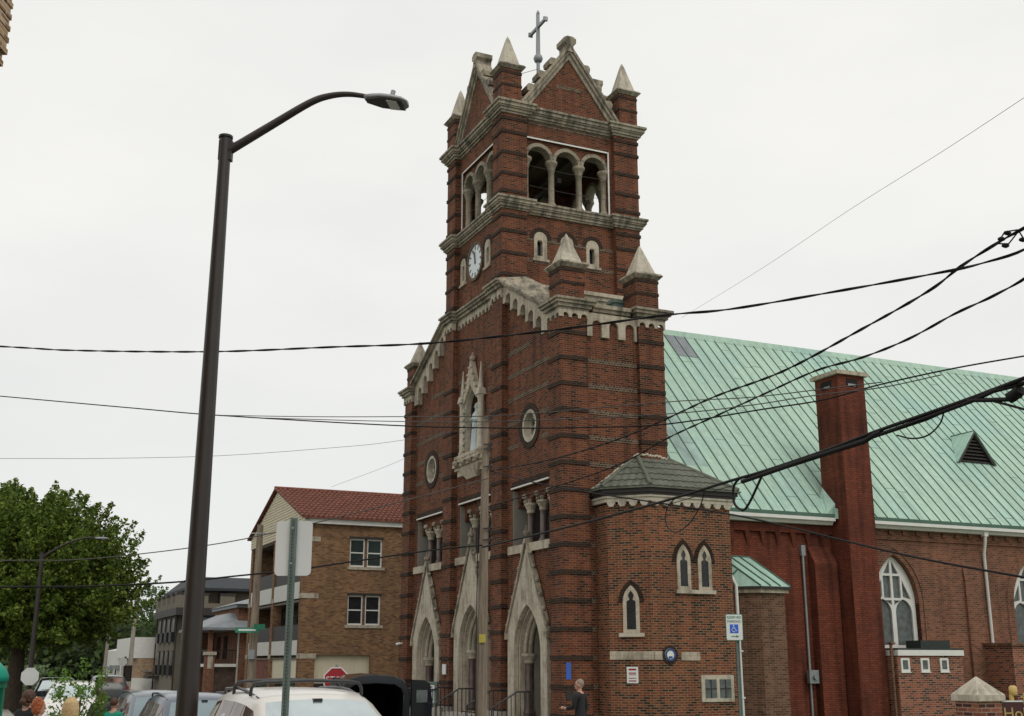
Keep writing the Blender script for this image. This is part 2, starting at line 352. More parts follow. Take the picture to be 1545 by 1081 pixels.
niche_hole = pointed(7.44, .62, 9.75, 11.3, 12.2)
holes.append(niche_hole)
b = MB(); b.prism([body]+holes, FX, .23, .75)
P(b, 'facade_wall', 'brick')
# flush grey bands on facade bays
for i, z in enumerate(BZ):
    if z < 8.2 or z > 13.2: continue
    for k, (a, c, _) in enumerate(bays):
        z0, z1 = z+.27, z+.43
        segs = [(a+.02, c-.02)]
        if k == 1: segs = [(a+.02, 6.25), (8.55, c-.02)] if z < 12.6 else segs
        else:
            rv, rz = rounds[0] if k == 0 else rounds[1]
            if abs((z0+z1)/2-rz) < .8: segs = [(a+.02, rv-.8), (rv+.8, c-.02)]
            top = 13.0-.35
            if z1 > 12.2: segs = [(2.2+.8*(z1-12.2), c-.02)] if k == 0 else [(a+.02, mirror(2.2+.8*(z1-12.2)))]
        for s0, s1 in segs:
            if s1 > s0: b = MB(); b.box(.218, .232, s0, s1, z0, z1); P(b, 'grey_brick_band', 'grey_band')
# ---- piers with projecting dark bands
def pier(v0, v1, u0, u1, z1, name='pier', zb=0.0):
    b = MB(); b.box(u0, u1, v0, v1, zb, z1)
    for z in BZ+TBZ:
        if z > zb+.2 and z+.2 < z1: b.box(u0-.035, u1+.003, v0-.035, v1+.035, z, z+.13, 1)
    return P(b, name, ['brick', 'dark_brick'])
pier(0, .85, 0, .95, 13.0, 'corner_pier')
pier(0, .85, 2.88, 3.82, 13.0, 'corner_pier')
pier(13.8, 14.65, 0, .95, 13.0, 'corner_pier')
def tower_pier(v0, v1, u0, u1, zb, su, sv):
    b = MB(); b.box(u0, u1, v0, v1, zb, 22.3)
    for z in [z for z in BZ if z < 15.0]+TBZ:
        if z > zb+.1 and not (18.1 < z+.07 < 18.85): b.box(u0-(.035 if su else -.01), u1+(.035 if not su else -.01), v0-(.035), v1+(.035), z, z+.125, 1)
    return P(b, 'tower_pier', ['brick', 'dark_brick'])
T0, T1, TU0, TU1 = 4.55, 10.02, 0.0, 5.8
tower_pier(4.55, 5.4, 0, 1.02, 0, True, 0)
tower_pier(9.18, 10.02, 0, 1.02, 0, True, 0)
tower_pier(4.55, 5.4, 4.75, 5.8, 3, False, 0)
tower_pier(9.18, 10.02, 4.75, 5.8, 3, False, 0)
# ---- tower walls
def tower_wall(mp, a0, a1, d0, d1, arches, small, zb, extra=[]):
    b = MB(); f = rect(a0, a1, zb, 22.2); w = (arches[1]-arches[0])
    hs = [rect(arches[0], arches[1], 18.83, 21.42)]+small
    b.prism([f]+hs, mp, d0, d1); P(b, 'tower_wall', 'brick')
def niches(cs, z0, zs): return [round_arch(c, .27, z0, zs, 8) for c in cs]
def belfry(mp, a0, a1, d, sgn, frame=True):
    """triple arched opening; d = wall plane, sgn = inward direction of d"""
    w = a1-a0; pit = w/3; s = MB(); r = pit/2-.11
    D = lambda x: d+sgn*x
    ar = []
    for k in range(3):
        c = a0+pit*(k+.5); s.prism([round_arch(c, r+.17, 20.3, 20.66, 12), round_arch(c, r, 20.29, 20.66, 12)] if False else
            [[(c-(r+.14), 20.62)]+[(c+(r+.14)*math.cos(PI-PI*i/12), 20.66+(r+.14)*math.sin(PI-PI*i/12)) for i in range(13)]+[(c+(r+.14), 20.62), (c+r, 20.62)]+[(c+r*math.cos(PI*i/12), 20.66+r*math.sin(PI*i/12)) for i in range(13)]+[(c-r, 20.62)]], mp, D(.03), D(.42))
    P(s, 'belfry_arch', 'stone_mid')
    sp = MB(); tops = [[(c+r2*math.cos(PI*i/12), 20.66+r2*math.sin(PI*i/12)) for i in range(13)] for c, r2 in [(a0+pit*(k+.5), r+.13) for k in range(3)]]
    poly = [(a0, 21.42), (a0, 20.66)]
    for t in tops: poly += t[::-1]
    poly += [(a1, 20.66), (a1, 21.42)]
    q = []
    for p_ in poly:
        if not q or (abs(q[-1][0]-p_[0])+abs(q[-1][1]-p_[1])) > 1e-4: q.append(p_)
    sp.prism([q], mp, D(.10), D(.38)); P(sp, 'belfry_spandrel', 'brick')
    for k in range(4):
        c = a0+pit*k; cm = MB()
        cc = min(max(c, a0+.10), a1-.10)
        x, y, z = mp(cc, 0, D(.22)); pr = .115
        cm.lathe((x, y, 18.83), [(.19, 0), (.19, .1), (.15, .16), (pr, .22), (pr, 1.42), (.14, 1.45), (.13, 1.5), (.2, 1.7), (.24, 1.74), (.24, 1.84)], 12)
        P(cm, 'belfry_column', 'stone_mid')
    if frame:
        fr = MB(); t = .028
        for q0, q1, z0, z1 in ((a0-t, a0+t, 18.8, 21.45), (a1-t, a1+t, 18.8, 21.45), (a0, a1, 21.42-t, 21.42+t)): fr.prism([rect(q0, q1, z0, z1)], mp, D(-.03), D(-.005))
        P(fr, 'netting_frame', 'white')
        w_ = MB()
        for z in (19.45, 20.25, 20.9): w_.tube([mp(a0, z+.03, D(.0)), mp((a0+a1)/2, z-.02, D(.0)), mp(a1, z+.02, D(.0))], .008, 5)
        P(w_, 'netting_wire', 'thincable')
NS = niches((1.66, 2.76, 3.84), 16.63, 17.42)
tower_wall(SX, .9, 4.9, 4.78, 5.2, (1.06, 4.6), NS, 13.0)
belfry(SX, 1.06, 4.6, 4.78, 1)
NF = niches((6.36, 8.76), 16.66, 17.45)
tower_wall(FX, 5.3, 9.3, .23, .65, (5.62, 8.95), NF, 15.0)
belfry(FX, 5.62, 8.95, .23, 1)
tower_wall(SX, .9, 4.9, 9.8, 9.4, (1.06, 4.6), [], 13.0); belfry(SX, 1.06, 4.6, 9.8, -1, False)
tower_wall(FX, 5.3, 9.3, 5.6, 5.2, (5.62, 8.95), [], 15.0); belfry(FX, 5.62, 8.95, 5.6, -1, False)
b = MB(); b.box(.7, 5.1, 5.25, 9.35, 18.35, 18.6); b.box(.7, 5.1, 5.25, 9.35, 21.75, 21.95)
for u in (1.5, 2.6, 3.7): b.box(u, u+.16, 5.2, 9.4, 21.5, 21.75)
b.box(2.3, 2.9, 7.0, 7.6, 18.6, 19.3); P(b, 'belfry_floor', 'belfry')
b = MB(); b.lathe((2.9, 7.6, 19.15), [(.62, 0), (.6, .08), (.42, .35), (.33, .75), (.25, .95), (.08, 1.02)], 20)
b.box(2.82, 2.98, 5.6, 9.0, 20.2, 20.4); P(b, 'bell', 'bronze')
for (cc, mp, d, sg) in [(c, SX, 4.78, 1) for c in (1.66, 2.76, 3.84)]+[(c, FX, .23, 1) for c in (6.36, 8.76)]:
    z0, zs = (16.63, 17.42) if mp is SX else (16.66, 17.45)
    s = MB(); slit = round_arch(cc-.03, .11, z0+.12, zs-.16, 8)
    s.prism([round_arch(cc, .268, z0, zs, 10), slit], mp, d-.02, d+.16); s.prism([rect(cc-.34, cc+.34, z0-.09, z0-.003)], mp, d-.06, d+.1)
    w = P(s, 'niche_window', 'stone')
    g = MB(); g.prism([round_arch(cc, .26, z0+.01, zs, 8)], mp, d+.163, d+.2); g.build('pane', 'glass', w)
    r_ = MB(); hw = .29
    poly = [(cc+(hw+.15)*math.cos(PI-PI*i/12), zs+(hw+.15)*math.sin(PI-PI*i/12)) for i in range(13)]+[(cc+hw*math.cos(PI*i/12), zs+hw*math.sin(PI*i/12)) for i in range(13)]
    r_.prism([poly], mp, d-.025, d+.05); P(r_, 'brick_hood', 'dark_brick')
for z0 in (16.45, 17.3, 21.62+.35): b = MB(); b.box(1.03, 4.74, 4.765, 4.782, z0, z0+.15); P(b, 'grey_brick_band', 'grey_band')
# clock
b = MB(); b.prism([circle(7.48, 17.2, .78, 40), circle(7.48, 17.2, .66, 40)], FX, .15, .25); ck = P(b, 'clock', 'grey_band')
b = MB(); b.prism([circle(7.48, 17.2, .67, 40)], FX, .19, .25); b.build('clock_dial', 'clock', ck)
for k in range(12):
    t = 2*PI*k/12; b = MB()
    ca, sa = math.cos(t), math.sin(t); w = .028 if k % 3 else .04
    pts = [(7.48+r*sa+q*ca, 17.2+r*ca-q*sa) for r, q in ((.46, -w), (.46, w), (.61, w), (.61, -w))]
    b.prism([pts], FX, .178, .189); b.build('clock_numeral', 'black', ck)
for ang, L, w in ((R(-4), .40, .05), (R(-20), .52, .035)):
    ca, sa = math.cos(ang), math.sin(ang); b = MB()
    b.prism([[(7.48-r*sa+q*ca, 17.2+r*ca+q*sa) for r, q in ((-.1, -w), (-.1, w), (L, w*.3), (L, -w*.3))]], FX, .165, .177); b.build('clock_hand', 'black', ck)
# ---- string courses and cornices following the tower plan (piers proud of wall)
def tower_outline(e):   # plan offset by e, walls recessed
    w = .2
    return [(TU0-e, T0-e), (1.04+e, T0-e), (1.04+e, T0+w-e), (4.73-e, T0+w-e), (4.73-e, T0-e), (TU1+e, T0-e), (TU1+e, 5.42+e), (TU1-w+e, 5.42+e), (TU1-w+e, 9.16-e), (TU1+e, 9.16-e),
            (TU1+e, T1+e), (4.73-e, T1+e), (4.73-e, T1-w+e), (1.04+e, T1-w+e), (1.04+e, T1+e), (TU0-e, T1+e), (TU0-e, 9.16-e), (.23-e, 9.16-e), (.23-e, 5.42+e), (TU0-e, 5.42+e)]
HZ = lambda a, b_, d: (a, b_, d)
def hband(b, outline_fn, steps, mi=0, inner=-.25):
    for e, z0, z1 in steps: b.prism([outline_fn(e), outline_fn(inner)] if inner is not None else [outline_fn(e)], HZ, z0, z1, mi)
b = MB(); hband(b, tower_outline, [(.05, 18.30, 18.37), (.11, 18.37, 18.48), (.17, 18.48, 18.54), (.21, 18.54, 18.66), (.26, 18.66, 18.74)])
P(b, 'string_course', 'stone_dark')
b = MB(); hband(b, tower_outline, [(.05, 22.12, 22.2), (.12, 22.2, 22.3), (.18, 22.3, 22.36), (.23, 22.36, 22.49), (.29, 22.49, 22.58)], inner=None)
P(b, 'tower_cornice', 'stone_dark')
b = MB(); b.box(1.0, 4.8, 4.72, 4.80, 18.74, 18.84); b.box(.17, .26, 5.4, 9.2, 18.74, 18.84); P(b, 'belfry_sill', 'stone_dark')
# tower side: stone courses at the foot (above the lower roof)
b = MB()
for e, z0, z1 in ((.05, 14.9, 15.0), (.12, 15.0, 15.2), (.2, 15.2, 15.34), (.28, 15.34, 15.48)):
    b.box(1.03, 5.9, T0-e, T0+.3, z0, z1)
    b.box(1.03, 5.9, T1-.3, T1+e, z0, z1)
P(b, 'tower_base_course', 'stone')
# ---- gables
def gable(mp, c, hw, d0, d1, zb, za):
    b = MB(); b.prism([[(c-hw+.1, zb), (c+hw-.1, zb), (c, za-.2)]], mp, d0, d1); P(b, 'tower_gable', 'brick')
    s = MB(); L = math.hypot(hw, za-zb); nx, nz = (za-zb)/L, hw/L
    for sg in (-1, 1):
        for (o0, o1, e) in ((-.10, .05, .06), (.05, .17, .14), (.17, .27, .20)):
            p = [(c+sg*hw+sg*nx*o0, zb+nz*o0), (c, za+o0/nz), (c, za+o1/nz), (c+sg*hw+sg*nx*o1, zb+nz*o1)]
            lo, hi = (min(d0, d1)-e, max(d0, d1)+e*.5)
            s.prism([p], mp, lo, hi)
        for k in range(1, 4):        # crockets
            t = k/4.0; a = c+sg*hw*(1-t)+sg*nx*.30; z = zb+(za-zb)*t+nz*.30
            q = [(a-.14, z-.12), (a+.14, z-.12), (a+.17, z+.05), (a+.10, z+.17), (a-.10, z+.17), (a-.17, z+.05)]
            s.prism([q], mp, min(d0, d1)-.15, max(d0, d1)+.05)
    s.prism([[(c-.14, za+.1), (c+.14, za+.1), (c+.14, za+.42), (c+.26, za+.5), (c+.26, za+.68), (c+.12, za+.76), (c-.12, za+.76), (c-.26, za+.68), (c-.26, za+.5), (c-.14, za+.42)]], mp, min(d0, d1)-.2, max(d0, d1)+.12)
    P(s, 'gable_coping', 'stone_dark')
for d in ((4.74, 5.1), (9.84, 9.5)): gable(SX, 2.9, 1.93, d[0], d[1], 22.56, 25.2)
for d in ((.2, .56), (5.62, 5.26)): gable(FX, 7.29, 1.93, d[0], d[1], 22.56, 25.2)
# spandrel brick band in gable
b = MB(); b.box(2.35, 3.45, 4.728, 4.741, 23.4+.3, 23.86); P(b, 'grey_brick_band', 'grey_band')
# roof inside and the cross
b = MB(); b.frust(2.9, 7.29, 22.55, 2.5, 2.4, 24.2, .15, .15); P(b, 'tower_roof', 'roofgrey')
def pinnacle(u, v, z0, z1, hw, ztip, e=.14, kind='pinnacle'):
    b = MB(); b.box(u-hw, u+hw, v-hw, v+hw, z0, z1)
    for k in range(1, 3):
        z = z0+(z1-z0)*k/2.6+.12
        if z+.1 < z1: b.box(u-hw-.02, u+hw+.02, v-hw-.02, v+hw+.02, z, z+.1, 1)
    p = P(b, kind, ['brick', 'dark_brick'])
    c = MB(); c.hexa([(u+sx*(hw+.03), v+sy*(hw+.03), z1) for sx, sy in ((-1, -1), (1, -1), (1, 1), (-1, 1))], [(u+sx*(hw+e), v+sy*(hw+e), z1+.12) for sx, sy in ((-1, -1), (1, -1), (1, 1), (-1, 1))])
    c.frust(u, v, z1+.12, hw+e, hw+e, z1+.2, hw+e*.6, hw+e*.6); c.build('cap_slab', 'stone_dark', p)
    s = MB(); s.frust(u, v, z1+.2, hw*.92, hw*.92, ztip-.12, .06, .06); s.frust(u, v, ztip-.12, .06, .06, ztip, .015, .015); s.build('spire', 'stone_cap', p)
for u, v in ((.32, 4.9), (5.35, 4.9), (.32, 9.66), (5.35, 9.66)): pinnacle(u+.05, v, 22.57, 23.95, .4, 25.5)
b = MB(); b.tube([(2.85, 7.3, 24.0), (2.85, 7.3, 26.3)], .075, 10); b.lathe((2.85, 7.3, 26.17), [(.05, 0), (.15, .06), (.2, .2), (.15, .34), (.05, .4)], 16)
b.frust(2.85, 7.3, 26.5, .07, .07, 28.45, .055, .055); b.frust(2.85, 7.3, 28.45, .055, .08, 28.6, .02, .02)
b.box(2.80, 2.90, 6.62, 7.98, 27.77, 27.89)
b.box(2.76, 2.94, 6.55, 6.64, 27.74, 27.92); b.box(2.76, 2.94, 7.96, 8.05, 27.74, 27.92)
P(b, 'cross', plain('grey metal cross', (.27, .29, .30), .5, .3))
b = MB()
for s0, s1 in (((2.85, 7.3, 25.9), (1.2, 6.0, 24.6)), ((2.85, 7.3, 25.9), (4.6, 6.0, 24.4)), ((2.85, 7.3, 25.7), (2.3, 9.2, 24.4))): b.tube([s0, s1], .012, 5)
P(b, 'guy_wire', 'thincable')
# ---- block: side walls, caps, roofs
b = MB(); side = rect(.5, 3.6, 0, 13.2); b.prism([side], SX, .15, .5); P(b, 'side_wall', 'brick')
b = MB(); b.box(3.3, 3.80, .4, 4.7, 0, 13.3); b.box(3.3, 3.8, 10.0, 14.3, 0, 13.3); b.box(.3, 3.6, 14.15, 14.5, 0, 13.2); b.box(.3, 3.6, .45, 14.2, 13.0, 13.25); P(b, 'rear_wall', 'brick')
for z in BZ:
    if z+.43 < 12.2: b = MB(); b.box(.97, 2.86, .137, .151, z+.0, z+.15); P(b, 'grey_brick_band', 'grey_band')
# small arcades on pier caps
def tiny_arcade(mp, a0, a1, d, sg, z0, z1, n=3):
    b = MB(); pit = (a1-a0)/n; r = pit*.34
    poly = [(a0, z1), (a0, z0)]
    for k in range(n):
        c = a0+pit*(k+.5); poly += [(c-r, z0)]+[(c+r*math.cos(PI-PI*i/6), z0+.04+r*math.sin(PI-PI*i/6)) for i in range(7)]+[(c+r, z0)]
    poly += [(a1, z0), (a1, z1)]; b.prism([poly], mp, d-.055*sg, d+.1*sg); return b
def cap(v0, v1, u0, u1, faces):
    b = MB()
    for e, z0, z1 in ((.06, 13.18, 13.25), (.13, 13.25, 13.36), (.21, 13.36, 13.46), (.27, 13.46, 13.54)): b.box(u0-e, u1+e, v0-e, v1+e, z0, z1)
    P(b, 'pier_cornice', 'stone_dark')
    for mp, a0, a1, d, sg in faces: P(tiny_arcade(mp, a0, a1, d, sg, 12.92, 13.2), 'pier_arcade', 'stone')
cap(0, .85, 0, .95, [(FX, -.05, .9, 0, 1), (SX, .0, 1.0, 0, 1)])
cap(0, .85, 2.88, 3.82, [(SX, 2.83, 3.87, 0, 1)])
cap(13.8, 14.65, 0, .95, [(FX, 13.75, 14.7, 0, 1)])
b = MB()
for e, z0, z1 in ((-.02, 13.18, 13.26), (.07, 13.26, 13.37), (.15, 13.37, 13.5)): b.box(.95+.27, 2.88-.27, .12-e, .7, z0, z1)
P(b, 'side_cornice', 'stone_dark')
# side arcade: stone with three arches
poly = [(1.0, 13.2), (1.0, 12.42), (1.13, 12.42)]
for c in (1.36, 1.98, 2.58):
    poly += [(c-.17, 12.42)]*(0 if c == 1.36 else 1)+([(c-.17, 12.42)] if c == 1.36 else [])+[(c+.17*math.cos(PI-PI*i/8), 12.8+.17*math.sin(PI-PI*i/8)) for i in range(9)]+[(c+.17, 12.42)]
poly = [p for i, p in enumerate(poly) if i == 0 or p != poly[i-1]]
poly = [p for p in poly if p != (1.13, 12.42)]+[(2.84, 12.42), (2.84, 13.2)]
b = MB(); b.prism([poly], SX, .06, .16); P(b, 'side_arcade', 'stone')
# raking stone arcade, coping
def raking(mir):
    g = (lambda v: mirror(v)-.05) if mir else (lambda v: v)
    top = lambda v: 13.35+(v-.85)*(15.3-13.35)/3.7
    b = MB(); v0, v1 = 1.02, 4.55
    pts = [(v1, top(v1))]; arcs = [(4.1, 14.9), (3.49, 14.52), (2.87, 14.13), (2.25, 13.75), (1.64, 13.37)]; legs = [14.62, 14.21, 13.83, 13.44, 13.06, 12.7]
    pts.append((v1, legs[0]))
    for k, (c, zt) in enumerate(arcs):
        r = .195; pts.append((c+r, legs[k]))
        pts += [(c+r*math.cos(PI*i/8), zt-r+r*math.sin(PI*i/8)) for i in range(9)]
        pts.append((c-r, legs[k+1]))
    pts += [(v0, legs[5]), (v0, top(v0))]
    b.prism([[(g(a), z) for a, z in pts]], FX, .03, .235); P(b, 'raking_arcade', 'stone')
    c = MB(); tp = lambda v, o: (g(v), top(v)+o)
    for e, o0, o1 in ((.02, -.02, .07), (-.08, .07, .17), (-.18, .17, .25)): c.prism([[tp(.98, o0), tp(4.56, o0), tp(4.56, o1), tp(.98, o1)]], FX, e, .95)
    c.hexa([(-.18, g(.98), top(.98)+.25), (-.18, g(4.56), top(4.56)+.25), (.95, g(4.56), top(4.56)+.25), (.95, g(.98), top(.98)+.25)], [(-.1, g(.98), top(.98)+.3), (-.1, g(4.56), top(4.56)+.3), (.95, g(4.56), top(4.56)+.5), (.95, g(.98), top(.98)+.5)])
    P(c, 'raking_coping', 'stone_dark' if mir else 'stone_dark')
    w = MB(); w.prism([[(g(.6), 13.0), (g(4.6), 13.0), (g(4.6), top(4.6)-.03), (g(.9), top(.9)-.03), (g(.6), 13.2)]], FX, .3, .93); P(w, 'parapet_wall', 'brick')
raking(False); raking(True)
# central cornice with little arches, wrapping the tower piers
b = MB()
def arcade_run(v0, v1, d, z0, z1, n): P(tiny_arcade(FX, v0, v1, d, 1, z0, z1, n), 'central_arcade', 'stone')
arcade_run(5.42, 9.16, .23, 14.86, 15.2, 11); arcade_run(4.5, 5.42, 0, 14.86, 15.2, 3); arcade_run(9.16, 10.06, 0, 14.86, 15.2, 3)
for e, z0, z1 in ((.06, 15.16, 15.24), (.14, 15.24, 15.36), (.22, 15.36, 15.46), (.28, 15.46, 15.54)):
    b.box(.23-e, .3, 5.42+e*.3, 9.16, z0, z1); b.box(-e, .5, T0-e*.4, 5.42+e, z0+.001, z1+.001); b.box(-e, .5, 9.16-e, T1+e*.4, z0+.001, z1+.001)
P(b, 'central_cornice', 'stone_dark')
# pinnacles on the block
pinnacle(.5, .5, 13.53, 14.66, .42, 15.95); pinnacle(3.3, .5, 13.53, 14.66, .42, 15.95); pinnacle(.45, 14.2, 13.53, 14.5, .4, 15.7)
b = MB(); b.box(1.95, 2.5, 1.2, 1.7, 13.5, 13.62); b.box(2.55, 3.0, 1.0, 1.4, 13.5, 14.0); b.box(2.5, 3.05, .95, 1.45, 14.0, 14.12); P(b, 'roof_vent', plain('grey green metal', (.12, .17, .15), .6))
b = MB(); b.hexa([(1.5, .9, 13.25), (2.1, .9, 13.25), (2.1, 4.4, 13.25), (1.5, 4.4, 13.25)][::1], [(1.5, .9, 13.5), (2.1, .9, 13.5), (2.1, 4.4, 14.9), (1.5, 4.4, 14.9)]); P(b, 'rear_coping', 'stone_cap')
# ---- round windows
for v, z in rounds:
    b = MB(); b.prism([circle(v, z, .76, 36), circle(v, z, .552, 36)], FX, .19, .3); P(b, 'round_window_hood', 'dark_brick')
    b = MB(); b.prism([circle(v, z, .552, 36), circle(v, z, .44, 36)], FX, .20, .55)
    b.prism([circle(v, z, .46, 36)]+[circle(v+.2*math.cos(t), z+.2*math.sin(t), .15, 14) for t in (PI/4, 3*PI/4, 5*PI/4, 7*PI/4)], FX, .40, .50)
    w = P(b, 'round_window', 'stone_cap'); g = MB(); g.prism([circle(v, z, .46, 24)], FX, .56, .6); g.build('pane', 'glass', w)
# ---- triple windows
for a, c, z0, z1 in wins:
    b = MB(); b.box(.12, .95, a-.18, c+.18, z0-.27, z0-.002); P(b, 'window_sill', 'stone')
    w = c-a; pit = w/3; r = pit/2-.13; zs = z1-.62
    poly = [(a, z1), (a, zs)]
    for k in range(3):
        cc = a+pit*(k+.5); poly += [(cc+r*math.cos(PI-PI*i/10), zs+r*math.sin(PI-PI*i/10)) for i in range(11)]
    poly += [(c, zs), (c, z1)]
    b = MB(); b.prism([poly], FX, .42, .85); wn = P(b, 'triple_window', 'brick')
    for k in range(3):
        cc = a+pit*k; vv = min(max(cc, a+.10), c-.07)
        s = MB(); s.lathe((.47, vv, z0), [(.17, 0), (.17, .08), (.12, .14), (.11, .2), (.11, 1.02)], 12, 1)
        s.lathe((.47, vv, z0+1.02), [(.12, 0), (.14, .05), (.13, .09), (.20, .24), (.23, .27), (.23, .33)], 12, 0, smooth=False)
        s.box(.33, .67, vv-.12, vv+.12, z0+1.34, z0+1.5); s.build('colonnette', ['stone', 'marble'], wn)
        k2 = MB(); k2.ico((.24, vv, zs+.26), .11, 1); k2.ico((.27, vv, zs+.1), .08, 1); k2.build('carved_head', 'stone_dark', wn)
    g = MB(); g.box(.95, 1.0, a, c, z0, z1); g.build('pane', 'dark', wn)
    g = MB(); g.box(.24, .94, c-.03, c-.003, z0, z1-.05); g.build('jamb_lining', 'grey_panel', wn); g = MB(); g.box(.24, .94, a+.003, a+.03, z0, z1-.05); g.build('jamb_lining', 'grey_panel', wn)
    fl = MB(); fl.box(.17, .24, a-.03, c+.03, z1+.0, z1+.05); fl.build('flashing', 'white', wn)
    bk = MB(); bk.box(.22, .235, a-.05, c+.05, z1+.07, z1+.25); P(bk, 'window_lintel', 'dark_brick')
# ---- portals
for n, (c, hw, zs, za, zg) in enumerate(doors):
    ow = hw+.42; e = .10
    outer = [(c-ow, .0), (c+ow, .0), (c+ow, zs+.75), (c, zg), (c-ow, zs+.75)]
    b = MB(); b.prism([outer, pointed(c, hw-.04, .02, zs, za-.04, 12)], FX, e, .27); pt = P(b, 'portal', 'stone_door')
    # raised coping with crockets
    s = MB()
    for sg in (-1, 1):
        p0 = Vector((c+sg*(ow+.06), zs+.62)); p1 = Vector((c, zg+.12)); d = (p1-p0).normalized(); nn = Vector((d.y, -d.x))*(1 if sg > 0 else -1)
        s.prism([[tuple(p0), tuple(p1), tuple(p1+nn*0+Vector((0, .16))), tuple(p0+nn*.09)]], FX, e-.06, e+.10)
        for k in range(6):
            q = p0+(p1-p0)*(.08+.155*k)+nn*.14
            s.ico((e-.0, q.x-nn.x*.04, q.y-nn.y*.04), .075, 1, sx=1.1, sy=.9, sz=1.2)
        s.box(e-.08, e+.12, c+sg*(ow+.02)-.08, c+sg*(ow+.02)+.08, zs+.46, zs+.66)
    s.frust(e, c, zg+.05, .1, .1, zg+.35, .05, .05); s.ico((e, c, zg+.38), .13, 1); s.frust(e, c, zg+.42, .06, .06, zg+.66, .01, .01)
    s.build('portal_coping', 'stone_dark', pt)
    # deep stepped reveal
    s = MB(); arc = pointed(c, hw-.04, .62, zs, za-.04, 12); inn = pointed(c, hw-.2, .62, zs, za-.26, 12)
    s.prism([arc, pointed(c, hw-.13, .63, zs, za-.15, 12)], FX, .28, .5)
    s.prism([pointed(c, hw+.1, .60, zs, za+.1, 12), inn], FX, .76, 2.0, 1)
    s.build('door_reveal', ['stone_door', 'grey_panel'], pt)
    mo = MB()      # beaded arch moulding
    path = pointed(c, hw-.17, .62, zs, za-.2, 12)[1:]
    path = [p for p in path if p[1] >= zs-.01]
    mo.tube([(.62, a, z) for a, z in path], .10, 8)
    for i in range(len(path)*2-1):
        t = i/2; k = int(t); a = Vector(path[k]).lerp(Vector(path[min(k+1, len(path)-1)]), t-k); mo.ico((.47, a.x, a.y), .085, 1)
    mo.build('arch_moulding', 'stone_door', pt)
    for sg in (-1, 1):
        v = c+sg*(hw-.15)
        s = MB(); s.lathe((.60, v, .62), [(.2, 0), (.2, .12), (.15, .2), (.135, .26), (.135, zs-.62-.3)], 14, 1)
        s.lathe((.60, v, zs-.3), [(.14, 0), (.17, .04), (.15, .08), (.22, .2), (.25, .22), (.25, .32)], 14, 0, smooth=False); s.build('portal_column', ['stone_door', 'marble'], pt)
    dr = MB(); dr.prism([pointed(c, hw-.19, .62, zs, za-.24, 10)], FX, 1.25, 1.3); dd = dr.build('door', 'doorgrey', pt)
    dr = MB()
    for sg in (-1, 1):
        for k in range(3): dr.box(1.22, 1.248, c+sg*.4-.22, c+sg*.4+.22, .8+k*.62, 1.28+k*.62)
    dr.build('door_panel', 'doorgrey', dd)
# plinth, steps, railings
b = MB(); b.box(-.06, .5, .88, 14.6, 0, .58); b.box(-.1, .5, 4.5, 5.45, 0, .74); b.box(-.1, .5, 9.12, 10.08, 0, .74); b.box(-.1, .9, 13.75, 14.7, 0, .3)
P(b, 'plinth', 'concrete')
for n, (c, hw, zs, za, zg) in enumerate(doors):
    b = MB()
    for k in range(4): b.box(-1.5+.3*k, .0-.065, c-1.6, c+1.6, .15*k, .15*(k+1))
    b.box(-.3, 2.0, c-hw+.03, c+hw-.03, .5, .618) if False else None
    P(b, 'door_steps', 'concrete')
    for sg in (-1, 1):
        v = c+sg*1.0
        r = MB(); r.tube([(-.15, v, 1.42), (-.7, v, 1.42), (-1.55, v, .95), (-1.55, v, .15)], .028, 6)
        for k in range(10):
            u = -.15-.15*k; zt = 1.42 if u > -.7 else 1.42-(-.7-u)*.55; zb = .15*(max(0, min(4, int((u+1.5)/.3)+1)))
            r.box(u-.01, u+.01, v-.01, v+.01, zb, zt)
        P(r, 'railing', 'black')
# ---- niche with canopy
c = 7.44
b = MB()
b.prism([pointed(c, .86, 9.62, 11.5, 12.5, 8), pointed(c, .6, 9.7, 11.3, 12.15, 8)], FX, .10, .3)
for k in range(7):
    z = 9.9+k*.24; b.box(.03, .095, c+.62, c+.78, z, z+.14); b.box(.03, .095, c-.78, c-.62, z, z+.14)
n1 = P(b, 'niche', 'stone_cap')
s = MB()
for sg in (-1, 1):
    v = c+sg*.86
    s.lathe((.08, v, 9.7), [(.16, 0), (.16, .12), (.12, .2), (.12, 1.9), (.15, 2.0), (.15, 2.1), (.11, 2.15), (.09, 2.5), (.015, 3.3)], 10)
    s.frust(.08, v, 11.75, .17, .17, 12.0, .12, .12)
s.build('niche_shaft', 'stone_cap', n1)
s = MB(); s.prism([[(c-.70, 11.7), (c-.6, 11.7), (c, 12.3), (c+.6, 11.7), (c+.70, 11.7), (c+.09, 13.05), (c, 13.25), (c-.09, 13.05)]], FX, .0, .2)
for sg in (-1, 1):
    for k in range(5): t = .1+k*.19; s.ico((.0, c+sg*.72*(1-t), 11.75+1.4*t), .065, 1)
s.ico((.1, c, 13.32), .13, 1); s.frust(.1, c, 13.35, .05, .05, 13.55, .02, .02); s.build('niche_canopy', 'stone', n1)
s = MB()
for hw, z0, z1, d in ((1.45, 9.22, 9.34, -.0), (1.5, 9.34, 9.48, -.07), (1.2, 9.48, 9.58, -.15), (1.05, 9.58, 9.7, -.18), (1.32, 9.0, 9.22, .07)): s.box(d, .26, c-hw, c+hw, z0, z1)
s.hexa([(.1, c-.5, 8.82), (.1, c+.5, 8.82), (.26, c+.5, 8.82), (.26, c-.5, 8.82)], [(-.05, c-.95, 9.22), (-.05, c+.95, 9.22), (.26, c+.95, 9.22), (.26, c-.95, 9.22)])
for k in range(4): s.ico((-.14, c-1.0+k*.66, 9.45), .14, 1)
s.build('niche_corbel', 'stone', n1)
